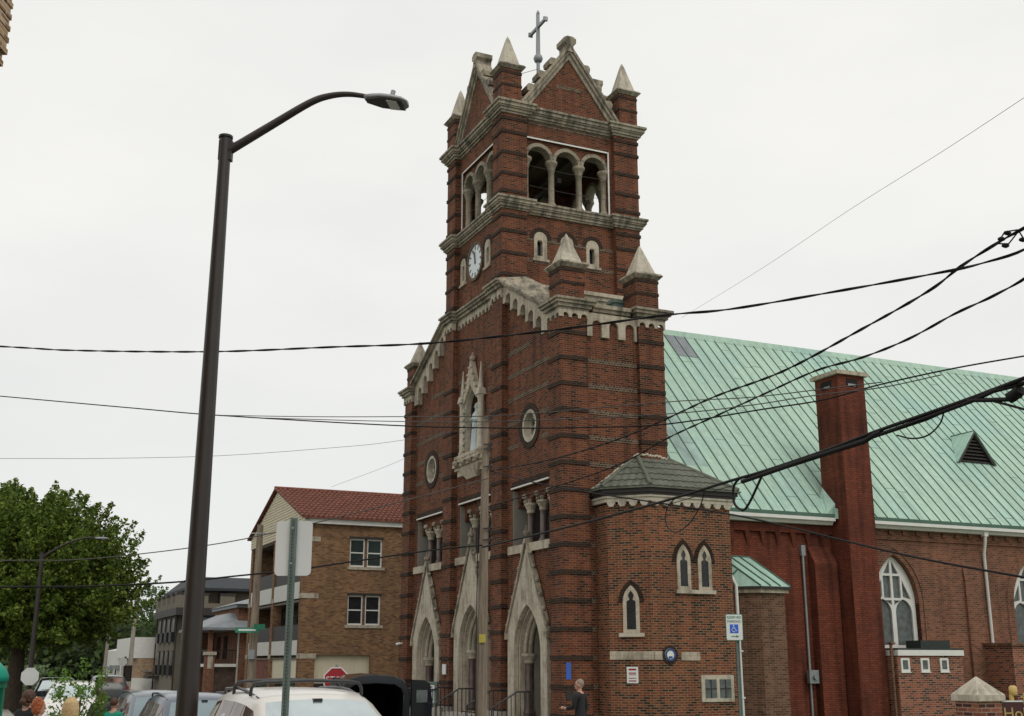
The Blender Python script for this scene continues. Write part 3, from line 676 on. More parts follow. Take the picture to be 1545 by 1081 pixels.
s = MB(); s.prism([pointed(c, .62, 9.7, 11.3, 12.2, 8)], FX, .68, .74); s.build('niche_back', 'grey_panel', n1)
# ---- corner turret block
TP = [(1.2, .16), (1.2, -.63), (2.14, -1.57), (5.0, -1.57), (5.0, .4)]
b = MB(); b.prism([TP], HZ, 0, 6.92); P(b, 'turret_wall', 'turret_brick')
def off(poly, e):
    out = []
    for i, (x, y) in enumerate(poly):
        if i in (0,): out.append((x-e, y)); continue
        if i == len(poly)-1: out.append((x+e, y)); continue
        p = Vector(poly[i-1]); q = Vector((x, y)); r = Vector(poly[i+1])
        d1 = (q-p).normalized(); d2 = (r-q).normalized(); n1_ = Vector((d1.y, -d1.x)); n2_ = Vector((d2.y, -d2.x)); m_ = (n1_+n2_).normalized(); k = e/m_.dot(n1_)
        k = -k if False else k
        out.append((x+m_.x*k, y+m_.y*k))
    return out
if off(TP, .1)[2][1] > TP[2][1]:
    _o = off; off = lambda p, e: [(q if i in (0, len(p)-1) else q) for i, q in enumerate(_o(p, e if False else e))]
TPo = lambda e: [(1.2-e, .16), (1.2-e, -.63-e*.41), (2.14-e*.41, -1.57-e), (5.0+e, -1.57-e), (5.0+e, .4)]
b = MB()
for e, z0, z1 in ((.10, 6.98, 7.1), (.14, 7.1, 7.16)): b.prism([TPo(e), TPo(-.1)], HZ, z0, z1)
po = TPo(.055)      # scalloped frieze
for i in range(4):
    p = Vector(po[i]); q = Vector(po[i+1]); L = (q-p).length; n = max(2, round(L/.36)); d = (q-p).normalized(); nn = Vector((d.y, -d.x))
    if i == 0: continue
    for k in range(n):
        a0 = p+d*(L*(k+.14)/n); a1 = p+d*(L*(k+.86)/n); m0 = p+d*(L*(k+.32)/n); m1 = p+d*(L*(k+.68)/n)
        b.hexa([(*(x+nn*o), 6.84) for x, o in ((m0, .04), (m1, .04), (m1, -.12), (m0, -.12))], [(*(x+nn*o), 6.93) for x, o in ((a0, .04), (a1, .04), (a1, -.12), (a0, -.12))])
        b.hexa([(*(x+nn*o), 6.93) for x, o in ((a0, .04), (a1, .04), (a1, -.12), (a0, -.12))], [(*(x+nn*o), 6.985) for x, o in ((a0, .04), (a1, .04), (a1, -.12), (a0, -.12))])
P(b, 'turret_frieze', 'stone_cap')
b = MB(); b.prism([TPo(.15)], HZ, 7.16, 7.24); b.prism([TPo(.2)], HZ, 7.24, 7.36); P(b, 'turret_gutter', 'darktrim')
b = MB(); b.prism([TPo(.28)], HZ, 7.36, 7.4)
EV = TPo(.22); RL, RR = Vector((2.75, .12, 8.62)), Vector((3.95, .12, 8.55))
def tileface(b, A, B, C_, D, rows, colw=.2):
    """A,B eave; D,C top (above A,B); rows of wavy tiles, stepped"""
    A, B, C_, D = map(Vector, (A, B, C_, D)); n = (B-A).cross(D-A).normalized()
    if n.z < 0: n = -n
    along = (B-A).normalized(); L = (B-A).length; cols = max(4, int(L/colw)*4)
    for r in range(rows):
        t0, t1 = r/rows, (r+1)/rows+.03; vs = []; fs = []
        a0, b0 = A.lerp(D, t0), B.lerp(C_, t0); a1, b1 = A.lerp(D, min(1, t1)), B.lerp(C_, min(1, t1))
        for j in range(cols+1):
            w0 = A+along*(L*j/cols); s0 = (a0-A).dot(along); e0 = L+(b0-B).dot(along); s1 = (a1-A).dot(along); e1 = L+(b1-B).dot(along)
            x = L*j/cols; x0 = min(max(x, s0), e0); x1 = min(max(x, s1), e1)
            up = (D-A)-along*(D-A).dot(along); wv = .014*math.sin(2*PI*x/colw)
            p0 = A+along*x0+up*t0+n*(.05+wv); p1 = A+along*x1+up*min(1, t1)+n*(.012+wv); q0 = A+along*x0+up*t0+n*(-.01)
            vs += [q0, p0, p1]
        for j in range(cols): k = 3*j; fs += [(k, k+3, k+4, k+1), (k+1, k+4, k+5, k+2)]
        b.faces(vs, fs, 0)
E_ = [Vector((x, y, 7.4)) for x, y in EV]
tileface(b, E_[2], E_[3], RR, RL, 5, .24); tileface(b, E_[1], E_[2], RL, RL+Vector((0, 0, 0)), 5, .24); tileface(b, E_[0], E_[1], RL, RL, 5, .24); tileface(b, E_[3], E_[4], RR, RR, 5, .24)
for p, q in ((E_[1], RL), (E_[2], RL), (E_[3], RR), (RL, RR)): b.tube([p+Vector((0, 0, .05)), p.lerp(q, .5)+Vector((0, 0, .05)), q+Vector((0, 0, .05))], .07, 8, 0)
b.hexa([E_[1], E_[2], E_[3], E_[4]][:4], [RL, RL+Vector((0.01, -.01, 0)), RR, RR+Vector((.01, .01, 0))])
P(b, 'turret_roof', 'tile_green')
random.seed(3)
for A0, A1, n in ((Vector((1.05, -.02, 7.45)), Vector((2.75, .02, 8.68)), 34), (Vector((2.86, .02, 8.70)), Vector((3.8, .02, 8.62)), 18)):
    b = MB(); P_ = [A0.lerp(A1, k/n)+Vector((0, 0, random.uniform(-.035, .035))) for k in range(n+1)]; b.tube(P_, [random.uniform(.03, .065) for _ in P_], 6); P(b, 'mortar_flashing', 'stone_cap')
# turret windows
def pt_window(org, dirv, c, hw, z0, zs, za, sill=None):
    """pointed window on a plane through org along unit dirv (outward normal = dirv rotated -90)"""
    nn = Vector((dirv.y, -dirv.x)); mp = lambda a, b_, d: (org.x+dirv.x*a+nn.x*d, org.y+dirv.y*a+nn.y*d, b_)
    b = MB(); b.prism([pointed(c, hw, z0, zs, za), pointed(c, hw-.11, z0+.1, zs, za-.16)], mp, .04, -.02)
    w = P(b, 'turret_window', 'stone')
    g = MB(); g.prism([pointed(c, hw-.09, z0+.08, zs, za-.14)], mp, .006, .012); g.build('pane', 'glass', w)
    l = MB(); W_ = hw-.1; step = .11
    for k in range(-12, 24):
        for sg in (-1, 1):
            a0, z_0 = c-W_, z0+.1+k*step; a1, z_1 = c+W_, z0+.1+k*step+2*W_*1.35
            if sg < 0: a0, a1 = a1, a0
            t0 = max(0, (z0+.1-z_0)/(z_1-z_0)); t1 = min(1, (zs+.02-z_0)/(z_1-z_0))
            if t1 > t0: l.tube([mp(a0+(a1-a0)*t0, z_0+(z_1-z_0)*t0, .016), mp(a0+(a1-a0)*t1, z_0+(z_1-z_0)*t1, .016)], .006, 4)
    l.build('lattice', 'black', w)
    cs = MB()      # cusped head
    for sg in (-1, 1): cs.prism([[(c+sg*(hw-.1), zs+.02), (c+sg*(hw-.2), zs+.08), (c+sg*(hw-.16), zs+.2), (c+sg*.0+sg*.06, za-.25), (c+sg*(hw-.1), zs+.3)]], mp, .03, .013)
    cs.build('tracery', 'stone', w)
    h = MB(); o_ = pointed(c, hw+.14, z0, zs, za+.16)[1:]; i_ = pointed(c, hw+.015, z0, zs, za+.02)[1:]
    o_ = [p for p in o_ if p[1] >= zs-.05]; i_ = [p for p in i_ if p[1] >= zs-.05]
    if o_[-1][1] < zs-.0: pass
    m_ = min(len(o_), len(i_))
    for k in range(m_-1):
        for sub in range(2):
            f0, f1 = sub/2+.06, sub/2+.42
            oa = Vector(o_[k]).lerp(Vector(o_[k+1]), f0); ob = Vector(o_[k]).lerp(Vector(o_[k+1]), f1); ia = Vector(i_[k]).lerp(Vector(i_[k+1]), f0); ib = Vector(i_[k]).lerp(Vector(i_[k+1]), f1)
            h.prism([[tuple(oa), tuple(ob), tuple(ib), tuple(ia)]], mp, .03, -.02)
    P(h, 'window_hood', 'dark_brick')
oC = Vector((2.14, -1.57)); dC = Vector((1, 0)); oB = Vector((1.2, -.63)); dB = Vector((1, -1)).normalized()
pt_window(oC, dC, 3.24-2.14, .24, 4.38, 5.2, 5.72); pt_window(oC, dC, 3.99-2.14, .24, 4.38, 5.2, 5.72)
pt_window(oB, dB, .68, .25, 3.12, 4.0, 4.5)
b = MB(); b.box(2.94, 4.32, -1.66, -1.56, 4.27, 4.378); P(b, 'turret_sill', 'stone_cap')
def onB(a, z, d): return (oB.x+dB.x*a+dB.y*d, oB.y+dB.y*a-dB.x*d, z)
mB = lambda a, z, d: onB(a, z, d)
b = MB(); b.prism([rect(.3, 1.06, 3.01, 3.115)], mB, .08, -.01); P(b, 'turret_sill', 'stone_cap')
b = MB(); b.prism([rect(-.0, 1.33, 2.36, 2.60)], mB, .03, -.02); b.box(2.14, 2.42, -1.60, -1.55, 2.36, 2.60); b.box(3.05, 3.7, -1.60, -1.55, 2.34, 2.58); P(b, 'stone_band', 'stone')
b = MB(); b.box(3.70, 4.84, -1.62, -1.5, 1.16, 1.92); w = P(b, 'small_window', 'stone_cap')
for u0 in (3.82, 4.33):
    b = MB(); b.box(u0, u0+.40, -1.626, -1.615, 1.27, 1.80); g = b.build('pane', 'greyglass', w)
    b = MB(); b.box(u0+.185, u0+.215, -1.64, -1.627, 1.27, 1.80); b.box(u0, u0+.4, -1.64, -1.627, 1.52, 1.55); b.build('glazing_bar', 'darktrim', w)
b = MB()
for zz in range(28): b.box(2.11, 2.17, -1.62, -1.55, 0.1+zz*.0, .11) if False else None
# downspouts and conduits
b = MB(); b.tube([(5.35, .3, 6.9), (5.35, .05, 6.7), (5.35, .05, 5.5), (5.80, -.36, 4.95), (5.93, -.42, 4.65), (5.97, -.42, .1)], .06, 10)
for z in (1.2, 2.6): b.box(5.9, 6.04, -.49, -.3, z, z+.05)
P(b, 'downspout', 'white')
# ---- nave
NV = .35
b = MB(); b.box(3.7, 10.6, NV, NV+.4, 0, 7.0); b.box(3.7, 4.1, NV+.4, 14.3, 0, 7.0)
for k in range(9):      # hanging corbels under the eaves
    u = 5.15+k*.62
    if u > 10.3: continue
    b.hexa([(u, NV-.01, 6.02), (u+.1, NV-.01, 6.02), (u+.1, NV+.05, 6.02), (u, NV+.05, 6.02)], [(u-.16, NV-.12, 6.5), (u+.02, NV-.12, 6.5), (u+.02, NV+.05, 6.5), (u-.16, NV+.05, 6.5)])
b.box(5.0, 10.5, NV-.12, NV+.02, 6.5, 6.78)
P(b, 'nave_wall', 'paint_brick')
wc = [13.2, 19.75, 26.3, 32.9]
hol = [pointed(c_, 1.0, 2.72, 4.3, 5.95, 10) for c_ in wc]
b = MB(); b.prism([rect(10.6, 40, 0, 7.0)]+hol, SX, NV, NV+.5)
b.box(11.6, 40, NV-.06, NV-.002, 6.45, 6.85)
for k in range(46): b.box(11.75+k*.62, 11.95+k*.62, NV-.12, NV-.062, 6.62, 6.85)
b.box(39.6, 40, NV+.5, 14.3, 0, 7.0); b.box(3.7, 40, 13.9, 14.3, 0, 7.0)
b.prism([[(.3, 7.0), (14.3, 7.0), (7.3, 14.8)]], FX, 39.7, 40)
P(b, 'nave_wall', 'old_brick')
for c_ in wc:
    for o1, o2, d in ((1.36, 1.18, NV-.03), (1.18, 1.0, NV+.02)):
        b = MB(); k1, k2 = o1-1.0, o2-1.0
        A_ = pointed(c_, 1.0+k1, 3.2, 4.3, 5.95+k1*1.15, 12)[1:]; B_ = pointed(c_, 1.0+k2, 3.2, 4.3, 5.95+k2*1.15, 12)[1:]
        A2 = A_+[(c_-1.0-k1, 4.3)]; B2 = B_+[(c_-1.0-k2, 4.3)]
        A2 = [p for p in A2 if p[1] >= 4.29]; B2 = [p for p in B2 if p[1] >= 4.29]
        b.prism([[(c_+1+k1, 2.72)]+A2+[(c_-1-k1, 2.72), (c_-1-k2, 2.72)]+B2[::-1]+[(c_+1+k2, 2.72)]], SX, d, NV+.2 if d > NV else NV+.003); P(b, 'window_arch', 'old_brick')
    b = MB(); out = pointed(c_, .995, 2.725, 4.3, 5.945, 10)
    h = [pointed(c_-.46, .37, 2.86, 3.95, 4.42, 5), pointed(c_+.46, .37, 2.86, 3.95, 4.42, 5)]
    h += [[(c_-.05, 4.2), (c_-.05, 4.38), (c_-.36, 4.38)][::-1], [(c_+.05, 4.2), (c_+.05, 4.38), (c_+.36, 4.38)]]
    h += [rect(c_-.38, c_-.05, 4.46, 5.22), rect(c_+.05, c_+.38, 4.46, 5.22)]
    h += [[(c_-.05, 5.3), (c_-.05, 5.75), (c_-.34, 5.3)], [(c_+.05, 5.3), (c_+.05, 5.75), (c_+.34, 5.3)]]
    h += [[(c_-.46, 4.5), (c_-.46, 5.1), (c_-.83, 4.42)], [(c_+.46, 4.5), (c_+.46, 5.1), (c_+.83, 4.42)]]
    b.prism([out]+h, SX, NV+.2, NV+.27); w = P(b, 'nave_window', 'white')
    g = MB(); g.prism([out], SX, NV+.275, NV+.3); g.build('pane', 'greyglass', w)
for u in (16.35, 22.9, 29.5, 36.1):
    b = MB(); b.box(u, u+.75, NV-.1, NV-.001, 0, 5.2); b.hexa([(u, NV-.1, 5.2), (u+.75, NV-.1, 5.2), (u+.75, NV-.001, 5.2), (u, NV-.001, 5.2)], [(u, NV-.01, 5.75), (u+.75, NV-.01, 5.75), (u+.75, NV-.001, 5.75), (u, NV-.001, 5.75)]); P(b, 'pilaster', 'old_brick')
for u in (17.3, 30.4):
    b = MB(); b.box(u-.09, u+.09, -.05, .12, 6.72, 6.9); b.tube([(u, .0, 6.8), (u, .05, 6.5), (u+.1, .25, 6.1), (u+.1, .27, .1)], .055, 10); P(b, 'downspout', 'white')
# buttress with sloping top
b = MB(); b.prism([[(.0, 0), (NV, 0), (NV, 6.1), (.0, 5.5)]], FX, 9.45, 10.4) ; P(b, 'buttress', 'paint_brick')
# nave roof
sl = (15.35-7.15)/7.3; RO = MB()
def rz(v): return 7.15+v*sl
RO.hexa([(3.7, -.02, 7.13), (40.3, -.02, 7.13), (40.3, 7.3, 15.33), (3.7, 7.3, 15.33)], [(3.7, -.02, 7.03), (40.3, -.02, 7.03), (40.3, 7.3, 15.2), (3.7, 7.3, 15.2)])
RO.hexa([(3.7, 14.62, 7.13), (40.3, 14.62, 7.13), (40.3, 7.301, 15.33), (3.7, 7.301, 15.33)], [(3.7, 14.62, 7.03), (40.3, 14.62, 7.03), (40.3, 7.301, 15.2), (3.7, 7.301, 15.2)])
nrm = Vector((0, -sl, 1)).normalized()
random.seed(11)
for k in range(75):
    u = 3.95+k*.49
    p0, p1 = Vector((u, -.02, 7.13)), Vector((u, 7.3, 15.33)); w = Vector((.013, 0, 0)); h = nrm*.03
    RO.hexa([p0-w-nrm*.01, p0+w-nrm*.01, p1+w-nrm*.01, p1-w-nrm*.01], [p0-w+h, p0+w+h, p1+w+h, p1-w+h], 1)
    for j in range(2):
        t = (j+random.random())/2; q = p0.lerp(p1, t); q2 = q+Vector((.47, 0, 0)); tt = (p1-p0).normalized()*.006
        RO.hexa([q-tt-nrm*.005, q2-tt-nrm*.005, q2+tt-nrm*.005, q+tt-nrm*.005], [q-tt+nrm*.006, q2-tt+nrm*.006, q2+tt+nrm*.006, q+tt+nrm*.006], 1)
P(RO, 'nave_roof', ['copper', 'seam'])
b = MB(); b.hexa([(3.7, 7.1, 15.12), (40.3, 7.1, 15.12), (40.3, 7.5, 15.12), (3.7, 7.5, 15.12)], [(3.7, 7.25, 15.42), (40.3, 7.25, 15.42), (40.3, 7.35, 15.42), (3.7, 7.35, 15.42)]); P(b, 'roof_ridge', 'copper')
b = MB()
for u0, v0, v1 in ((8.36, 6.15, 7.15), (8.85, 6.15, 7.15)):
    q = [Vector((u0+.03, v0, rz(v0)-.02)), Vector((u0+.45, v0, rz(v0)-.02)), Vector((u0+.45, v1, rz(v1)-.02)), Vector((u0+.03, v1, rz(v1)-.02))]; b.hexa([x-nrm*.0 for x in q], [x+nrm*.02 for x in q])
P(b, 'roof_patch', 'patch')
for u0 in (5.91, 5.42):
    b = MB(); q = [Vector((u0+.03, .6, rz(.6)-.02)), Vector((u0+.45, .6, rz(.6)-.02)), Vector((u0+.45, 4.6, rz(4.6)-.02)), Vector((u0+.03, 4.6, rz(4.6)-.02))]; b.hexa(q, [x+nrm*.012 for x in q]); P(b, 'roof_patch', plain('greyed copper', (.30, .42, .38), .65, var=.3, scale=1.5))
# roof edge, gutter
b = MB(); b.box(4.0, 10.35, -.12, -.02, 7.03, 7.16); b.box(11.75, 40.3, -.12, -.02, 7.03, 7.16); P(b, 'roof_edge', 'seam')
b = MB()
for a, c_ in ((5.0, 10.35), (11.8, 40.3)): b.hexa([(a, .05, 6.8), (c_, .05, 6.8), (c_, NV-.005, 6.8), (a, NV-.005, 6.8)], [(a, -.1, 7.025), (c_, -.1, 7.025), (c_, NV-.005, 7.025), (a, NV-.005, 7.025)]); b.box(a, c_, -.13, -.101, 6.92, 7.03)
P(b, 'gutter', 'white')
# louvre dormer on the roof (glazing plane at v=2.5)
dv = 2.5; uL, uR, zb_, ua, za_ = 18.82, 20.81, rz(2.5)-.02, 19.82, rz(2.5)+1.28
vb = (za_-7.15)/sl
b = MB()
for (p, q, r_) in (((uL-.06, dv-.12, zb_), (ua, dv-.12, za_+.04), (ua, vb, za_+.02)), ((uR+.06, dv-.12, zb_), (ua, dv-.12, za_+.04), (ua, vb, za_+.02))):
    base = Vector((p[0], dv+.02, zb_)); b.faces([p, q, r_, (p[0], p[1]+.1, zb_-.02)], [(0, 1, 2), (0, 2, 3)])
    b.faces([Vector(p)-Vector((0, 0, .05)), Vector(q)-Vector((0, 0, .06)), Vector(r_)-Vector((0, 0, .05))], [(0, 1, 2)])
b.tube([(ua, dv-.12, za_+.03), (ua, vb, za_+.02)], .03, 6, 1)
dm = P(b, 'dormer', ['copper', 'seam'], recalc=False)
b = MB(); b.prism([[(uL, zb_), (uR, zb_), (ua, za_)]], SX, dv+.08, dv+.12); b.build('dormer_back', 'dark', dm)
b = MB()
for k in range(8):
    z = zb_+.06+k*.14; w = (za_-z)/(za_-zb_)*(uR-uL)/2-.05
    if w > .05: b.hexa([(ua-w, dv-.04, z), (ua+w, dv-.04, z), (ua+w, dv+.06, z+.08), (ua-w, dv+.06, z+.08)], [(ua-w, dv-.04, z+.025), (ua+w, dv-.04, z+.025), (ua+w, dv+.06, z+.105), (ua-w, dv+.06, z+.105)])
b.build('louvre', 'darktrim', dm)
b = MB()
for sg, uu in ((-1, uL), (1, uR)): b.prism([[(uu, zb_), (uu-sg*.12, zb_), (ua, za_-.12), (ua, za_)]], SX, dv-.1, dv-.03)
b.build('dormer_frame', 'darktrim', dm)
# chimney
b = MB(); cu0, cu1, cv0, cv1 = 10.48, 11.64, -.6, .62
b.box(cu0, cu1, cv0, cv1, 0, 11.98); ch = P(b, 'chimney', 'paint_brick')
b = MB(); b.box(cu0-.12, cu1+.12, cv0-.12, cv1+.12, 11.98, 12.1); b.box(cu0-.06, cu1+.06, cv0-.06, cv1+.06, 12.1, 12.14); b.build('chimney_cap', 'stone', ch)
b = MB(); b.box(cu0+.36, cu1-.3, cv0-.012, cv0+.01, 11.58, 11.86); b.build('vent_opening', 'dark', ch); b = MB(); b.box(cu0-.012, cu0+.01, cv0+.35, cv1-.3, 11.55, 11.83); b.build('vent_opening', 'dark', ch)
b = MB(); b.box(cu0+.42, cu1-.42, cv0-.03, cv0-.013, 11.6, 11.68); b.build('vent_grille', 'steel', ch); b = MB(); b.box(cu0-.03, cu0-.013, cv0+.42, cv1-.5, 11.57, 11.65); b.build('vent_grille', 'steel', ch)
b = MB(); b.hexa([(10.05, -.02, rz(0)+.0), (10.47, -.02, rz(0)+.0), (10.47, .60, rz(.60)+.0), (10.3, .60, rz(.60)+.0)], [(10.12, -.02, rz(0)+.05), (10.47, -.02, rz(0)+.38), (10.47, .60, rz(.60)+.35), (10.36, .60, rz(.60)+.05)]); b.box(10.34, 10.46, -.16, -.03, 7.0, 7.35)
P(b, 'roof_flashing', 'copper')
# conduit and meter
b = MB(); b.tube([(9.2, NV-.06, 6.1), (9.2, NV-.06, .1)], .045, 8); b.box(9.12, 9.28, NV-.12, NV-.01, 5.75, 6.1); cd = P(b, 'electric_conduit', 'steel')
b = MB(); b.box(9.02, 9.4, NV-.26, NV-.11, 1.62, 2.04); b.tube([(9.24, NV-.25, 1.82), (9.24, NV-.34, 1.82)], .09, 12); b.build('electric_meter', 'steel', cd)
# small copper-roofed annex
AP = [(5.4, NV), (5.4, -.15), (6.0, -.7+.0), (6.64, -.7), (7.58, -.7), (7.58, NV)]
AP = [(5.5, NV), (5.5, .3), (6.64, -.7), (7.58, -.7), (7.58, NV)]
b = MB(); b.prism([AP], HZ, 0, 4.42); P(b, 'annex_wall', 'small_annex_brick')
APo = lambda e: [(5.5-e, NV), (5.5-e, .3-e*.4), (6.64-e*.4, -.7-e), (7.58+e, -.7-e), (7.58+e, NV)]
b = MB(); b.prism([APo(.1)], HZ, 4.42, 4.54); P(b, 'annex_fascia', 'stone'); b = MB(); b.prism([APo(.17)], HZ, 4.54, 4.62); P(b, 'annex_gutter', 'darktrim')
b = MB(); e4 = [Vector((x, y, 4.62)) for x, y in APo(.15)]; t0, t1 = Vector((5.9, NV-.01, 5.62)), Vector((7.05, NV-.01, 5.62))
b.faces([e4[1], e4[2], e4[3], e4[4], t1, t0, e4[0]], [(0, 1, 5), (1, 2, 4, 5), (2, 3, 4), (0, 5, 6)], 0)
for p, q in ((e4[2], t0), (e4[3], t1), (e4[2].lerp(e4[3], .33), t0.lerp(t1, .33)), (e4[2].lerp(e4[3], .66), t0.lerp(t1, .66)), (e4[1].lerp(e4[2], .5), t0), (t0, t1), (e4[1].lerp(e4[2], .25), t0.lerp(e4[2], .45))): b.tube([p+Vector((0, 0, .02)), q+Vector((0, 0, .02))], .025, 5, 1)
P(b, 'annex_roof', ['copper', 'seam'])
# low brick annexes under the nave windows
for u0, u1, k in ((11.75, 14.6, 0), (16.95, 21.2, 1)):
    zt = 2.5 if k == 0 else 2.85
    b = MB(); b.box(u0, u1, -1.0, NV-.001, 0, zt); P(b, 'low_annex_wall', 'annex_brick')
    if k == 0:
        b = MB(); b.box(u0+.0, u1+.03, -1.06, NV-.005, 2.5, 2.68); P(b, 'annex_coping', 'white')
        b = MB(); b.box(u0, u1+.03, -1.05, NV-.005, 2.68, 2.74); b.box(13.2, 14.5, -.6, .1, 2.74, 3.0); P(b, 'low_annex_roof', 'oldroof')
        for a in (11.88, 12.73, 13.57):
            b = MB(); b.prism([rect(a, a+.37, 1.98, 2.42), rect(a+.07, a+.3, 2.06, 2.35)], SX, -1.03, -.9); b.box(a-.02, a+.39, -1.05, -.99, 1.95, 1.978); w = P(b, 'annex_window', 'white')
            g = MB(); g.box(a+.07, a+.3, -1.006, -.995, 2.06, 2.35); g.build('pane', 'greyglass', w)
        b = MB(); b.tube([(11.62, -.9, 0), (11.62, -.9, 2.88)], .05, 8); b.box(11.56, 11.75, -.98, -.8, 2.86, 2.92); P(b, 'vent_pipe', 'small_annex_brick')
    else:
        b = MB(); b.box(u0-.08, u1+.08, -1.08, NV-.005, zt, zt+.1); P(b, 'annex_coping', 'small_annex_brick')
# wall-mounted things
b = MB(); b.box(-.014, .12, -.014, -.002, 1.85, 2.3) if False else b.box(.06, .22, -.012, -.002, 1.80, 2.28); tag(b.build('tape_strip', 'blueband', church), 'vertical strip of bright blue tape on the corner pier')
b = MB(); b.box(-.02, -.001, .12, .42, 1.2, 1.5) if False else b.box(.05, .3, -.03, -.001, 1.22, 1.52); P(b, 'wall_plate', 'darktrim')
b = MB(); b.box(-.07, -.036, 9.35, 9.68, 1.86, 2.22); pq = P(b, 'number_plaque', 'signwhite')
b = MB(); b.box(-.09, -.0, 14.3, 14.42, 3.0, 3.06); b.tube([(-.09, 14.36, 3.03), (-.22, 14.45, 2.98)], .045, 8); P(b, 'security_camera', 'signwhite')
b = MB(); b.prism([rect(.50, .84, 1.70, 2.16)], mB, .03, .005); s_ = P(b, 'parking_notice', 'signwhite')
b = MB()
for z, h in ((2.06, .05), (1.97, .03), (1.93, .015), (1.83, .02), (1.75, .03)): b.prism([rect(.56, .78, z, z+h)], mB, .035, .031)
b.build('notice_lettering', 'signred', s_)
b = MB(); b.prism([circle(2.66, 2.5, .27, 24), circle(2.66, 2.5, .18, 24)], SX, -1.60, -1.56); P(b, 'medallion_surround', 'dark_brick')
b = MB(); b.prism([circle(2.66, 2.5, .18, 24)], SX, -1.62, -1.57); w = P(b, 'medallion', 'signwhite')
b = MB(); b.prism([circle(2.66, 2.5, .18, 24), circle(2.66, 2.5, .125, 24)], SX, -1.632, -1.621); b.box(2.6, 2.72, -1.632, -1.621, 2.40, 2.46); b.build('medallion_ring', plain('navy enamel', (.03, .06, .2), .4), w)
M['palepole'] = woodpolemat('pale wooden pole', (.30, .27, .23))
# ================================================================== GROUND AND SKY
def gz(y): return .35 if y < 14 else (.35+(.12-.35)*(y-14)/5.5 if y < 19.5 else (.12*(24-y)/4.5 if y < 24 else 0.0))
ys = [-60, 0, 8, 14, 16, 18, 19.5, 21, 22.5, 24, 30, 60, 150, 400, 1500]; xs = [-1200, -300, -60, -20, 0, 20, 60, 300, 1200]
b = MB(); vs = [(x, y, gz(y)-.012) for y in ys for x in xs]; n = len(xs)
b.faces(vs, [(j*n+i, j*n+i+1, (j+1)*n+i+1, (j+1)*n+i) for j in range(len(ys)-1) for i in range(n-1)]); tag(b.build('ground', 'grass'), kind='structure')
def strip(name, u0, u1, v0, v1, dz, m_, n=60):
    b = MB(); P_ = []
    for k in range(n+1):
        v = v0+(v1-v0)*k/n
        for u in (u0, u1): w = W(u, v); P_.append((w.x, w.y, gz(w.y)+dz))
    b.faces(P_, [(2*k, 2*k+1, 2*k+3, 2*k+2) for k in range(n)]); return tag(b.build(name, m_, recalc=False), kind='structure')
strip('road', -13.9, -4.2, -42, 120, 0.0, 'asphalt')
strip('side_road', -13.9, 60, 16.5, 23.0, .006, 'asphalt', 4)
def kerbed(name, u0, u1, v0, v1):
    b = MB(); n = 50
    for k in range(n):
        a, c_ = v0+(v1-v0)*k/n, v0+(v1-v0)*(k+1)/n
        lo = [W(u0, a), W(u1, a), W(u1, c_), W(u0, c_)]; b.hexa([(p.x, p.y, gz(p.y)-.3) for p in lo], [(p.x, p.y, gz(p.y)+.12) for p in lo])
    return tag(b.build(name, 'concrete'), kind='structure')
kerbed('pavement', -4.2, -.05, -42, 16); kerbed('pavement', -17.5, -13.9, -42, 60); kerbed('pavement', -4.2, -1.6, 23.5, 110)
b = MB()
for k in range(30):
    p = [W(-9.1, -30+k*5), W(-9.0, -30+k*5), W(-9.0, -27.5+k*5), W(-9.1, -27.5+k*5)]; b.faces([(q.x, q.y, gz(q.y)+.004) for q in p], [(0, 1, 2, 3)])
tag(b.build('road_marking', 'signwhite', recalc=False), kind='structure')
# ================================================================== BUILDINGS DOWN THE STREET
def bld(name, v, u, label, cat): return empty(name, W(u, v), YAW, label, cat)
# brown brick apartment block, local x = u from the street front, y = along the street
A_ = bld('apartment_building', 24.95, -1.45, 'brown brick apartment block with a red tiled gable roof and white balcony fronts', 'building')
def PA(b, name, m_, parent=None, **k): return b.build(name, m_, parent or A_, **k)
DEP, WID = 14.0, 11.9
b = MB(); wh = [rect(2.32, 4.02, 6.88, 8.28), rect(2.30, 4.0, 4.05, 5.5), rect(.75, 3.55, .9, 2.62)]
b.prism([rect(0, DEP, 0, 9.0)]+wh, SX, 0, .35); b.box(DEP-.3, DEP, .36, WID, 0, 9.0); b.box(.46, 2.0, WID-.35, WID, 0, 9.0); b.box(2.0, DEP, WID-.35, WID, 0, 9.0); PA(b, 'wall', 'tan_brick')
for u0, u1, z0, z1 in ((2.32, 4.02, 6.88, 8.28), (2.30, 4.0, 4.05, 5.5)):
    b = MB(); b.prism([rect(u0, u1, z0, z1)]+[rect(a, a+.66, z0+.08, z1-.08) for a in (u0+.07, u1-.73)], SX, .09, .2); w = PA(b, 'window', 'white')
    for a in (u0+.07, u1-.73):
        g = MB(); g.box(a, a+.66, .15, .17, z0+.08, z1-.08); g.build('pane', 'glass', w)
        g = MB(); g.box(a, a+.66, .11, .149, (z0+z1)/2-.03, (z0+z1)/2+.03); g.build('sash_bar', 'white', w)
    b = MB(); b.box(u0+.78, u1-.78, .07, .3, z0, z1); b.build('mullion', 'small_annex_brick', w)
    b = MB(); b.box(u0-.12, u1+.12, -.06, .34, z0-.14, z0-.001); PA(b, 'sill', 'stone')
    b = MB(); b.box(u0-.05, u1+.05, -.02, .1, z1+.001, z1+.1); PA(b, 'lintel', 'darktrim')
b = MB(); b.box(.75, 3.55, .2, .25, .9, 2.62)
for k in range(14): b.box(.78+k*.2, .8+k*.2, .185, .2, 1.4, 2.62)
PA(b, 'panel', 'cream')
b = MB(); b.box(.76, 3.54, .16, .2, .9, 1.3); PA(b, 'opening', 'darktrim')
b = MB()
for z in (8.05, 5.3, 2.45): b.box(-.03, .8, -.03, .3, z, z+.24)
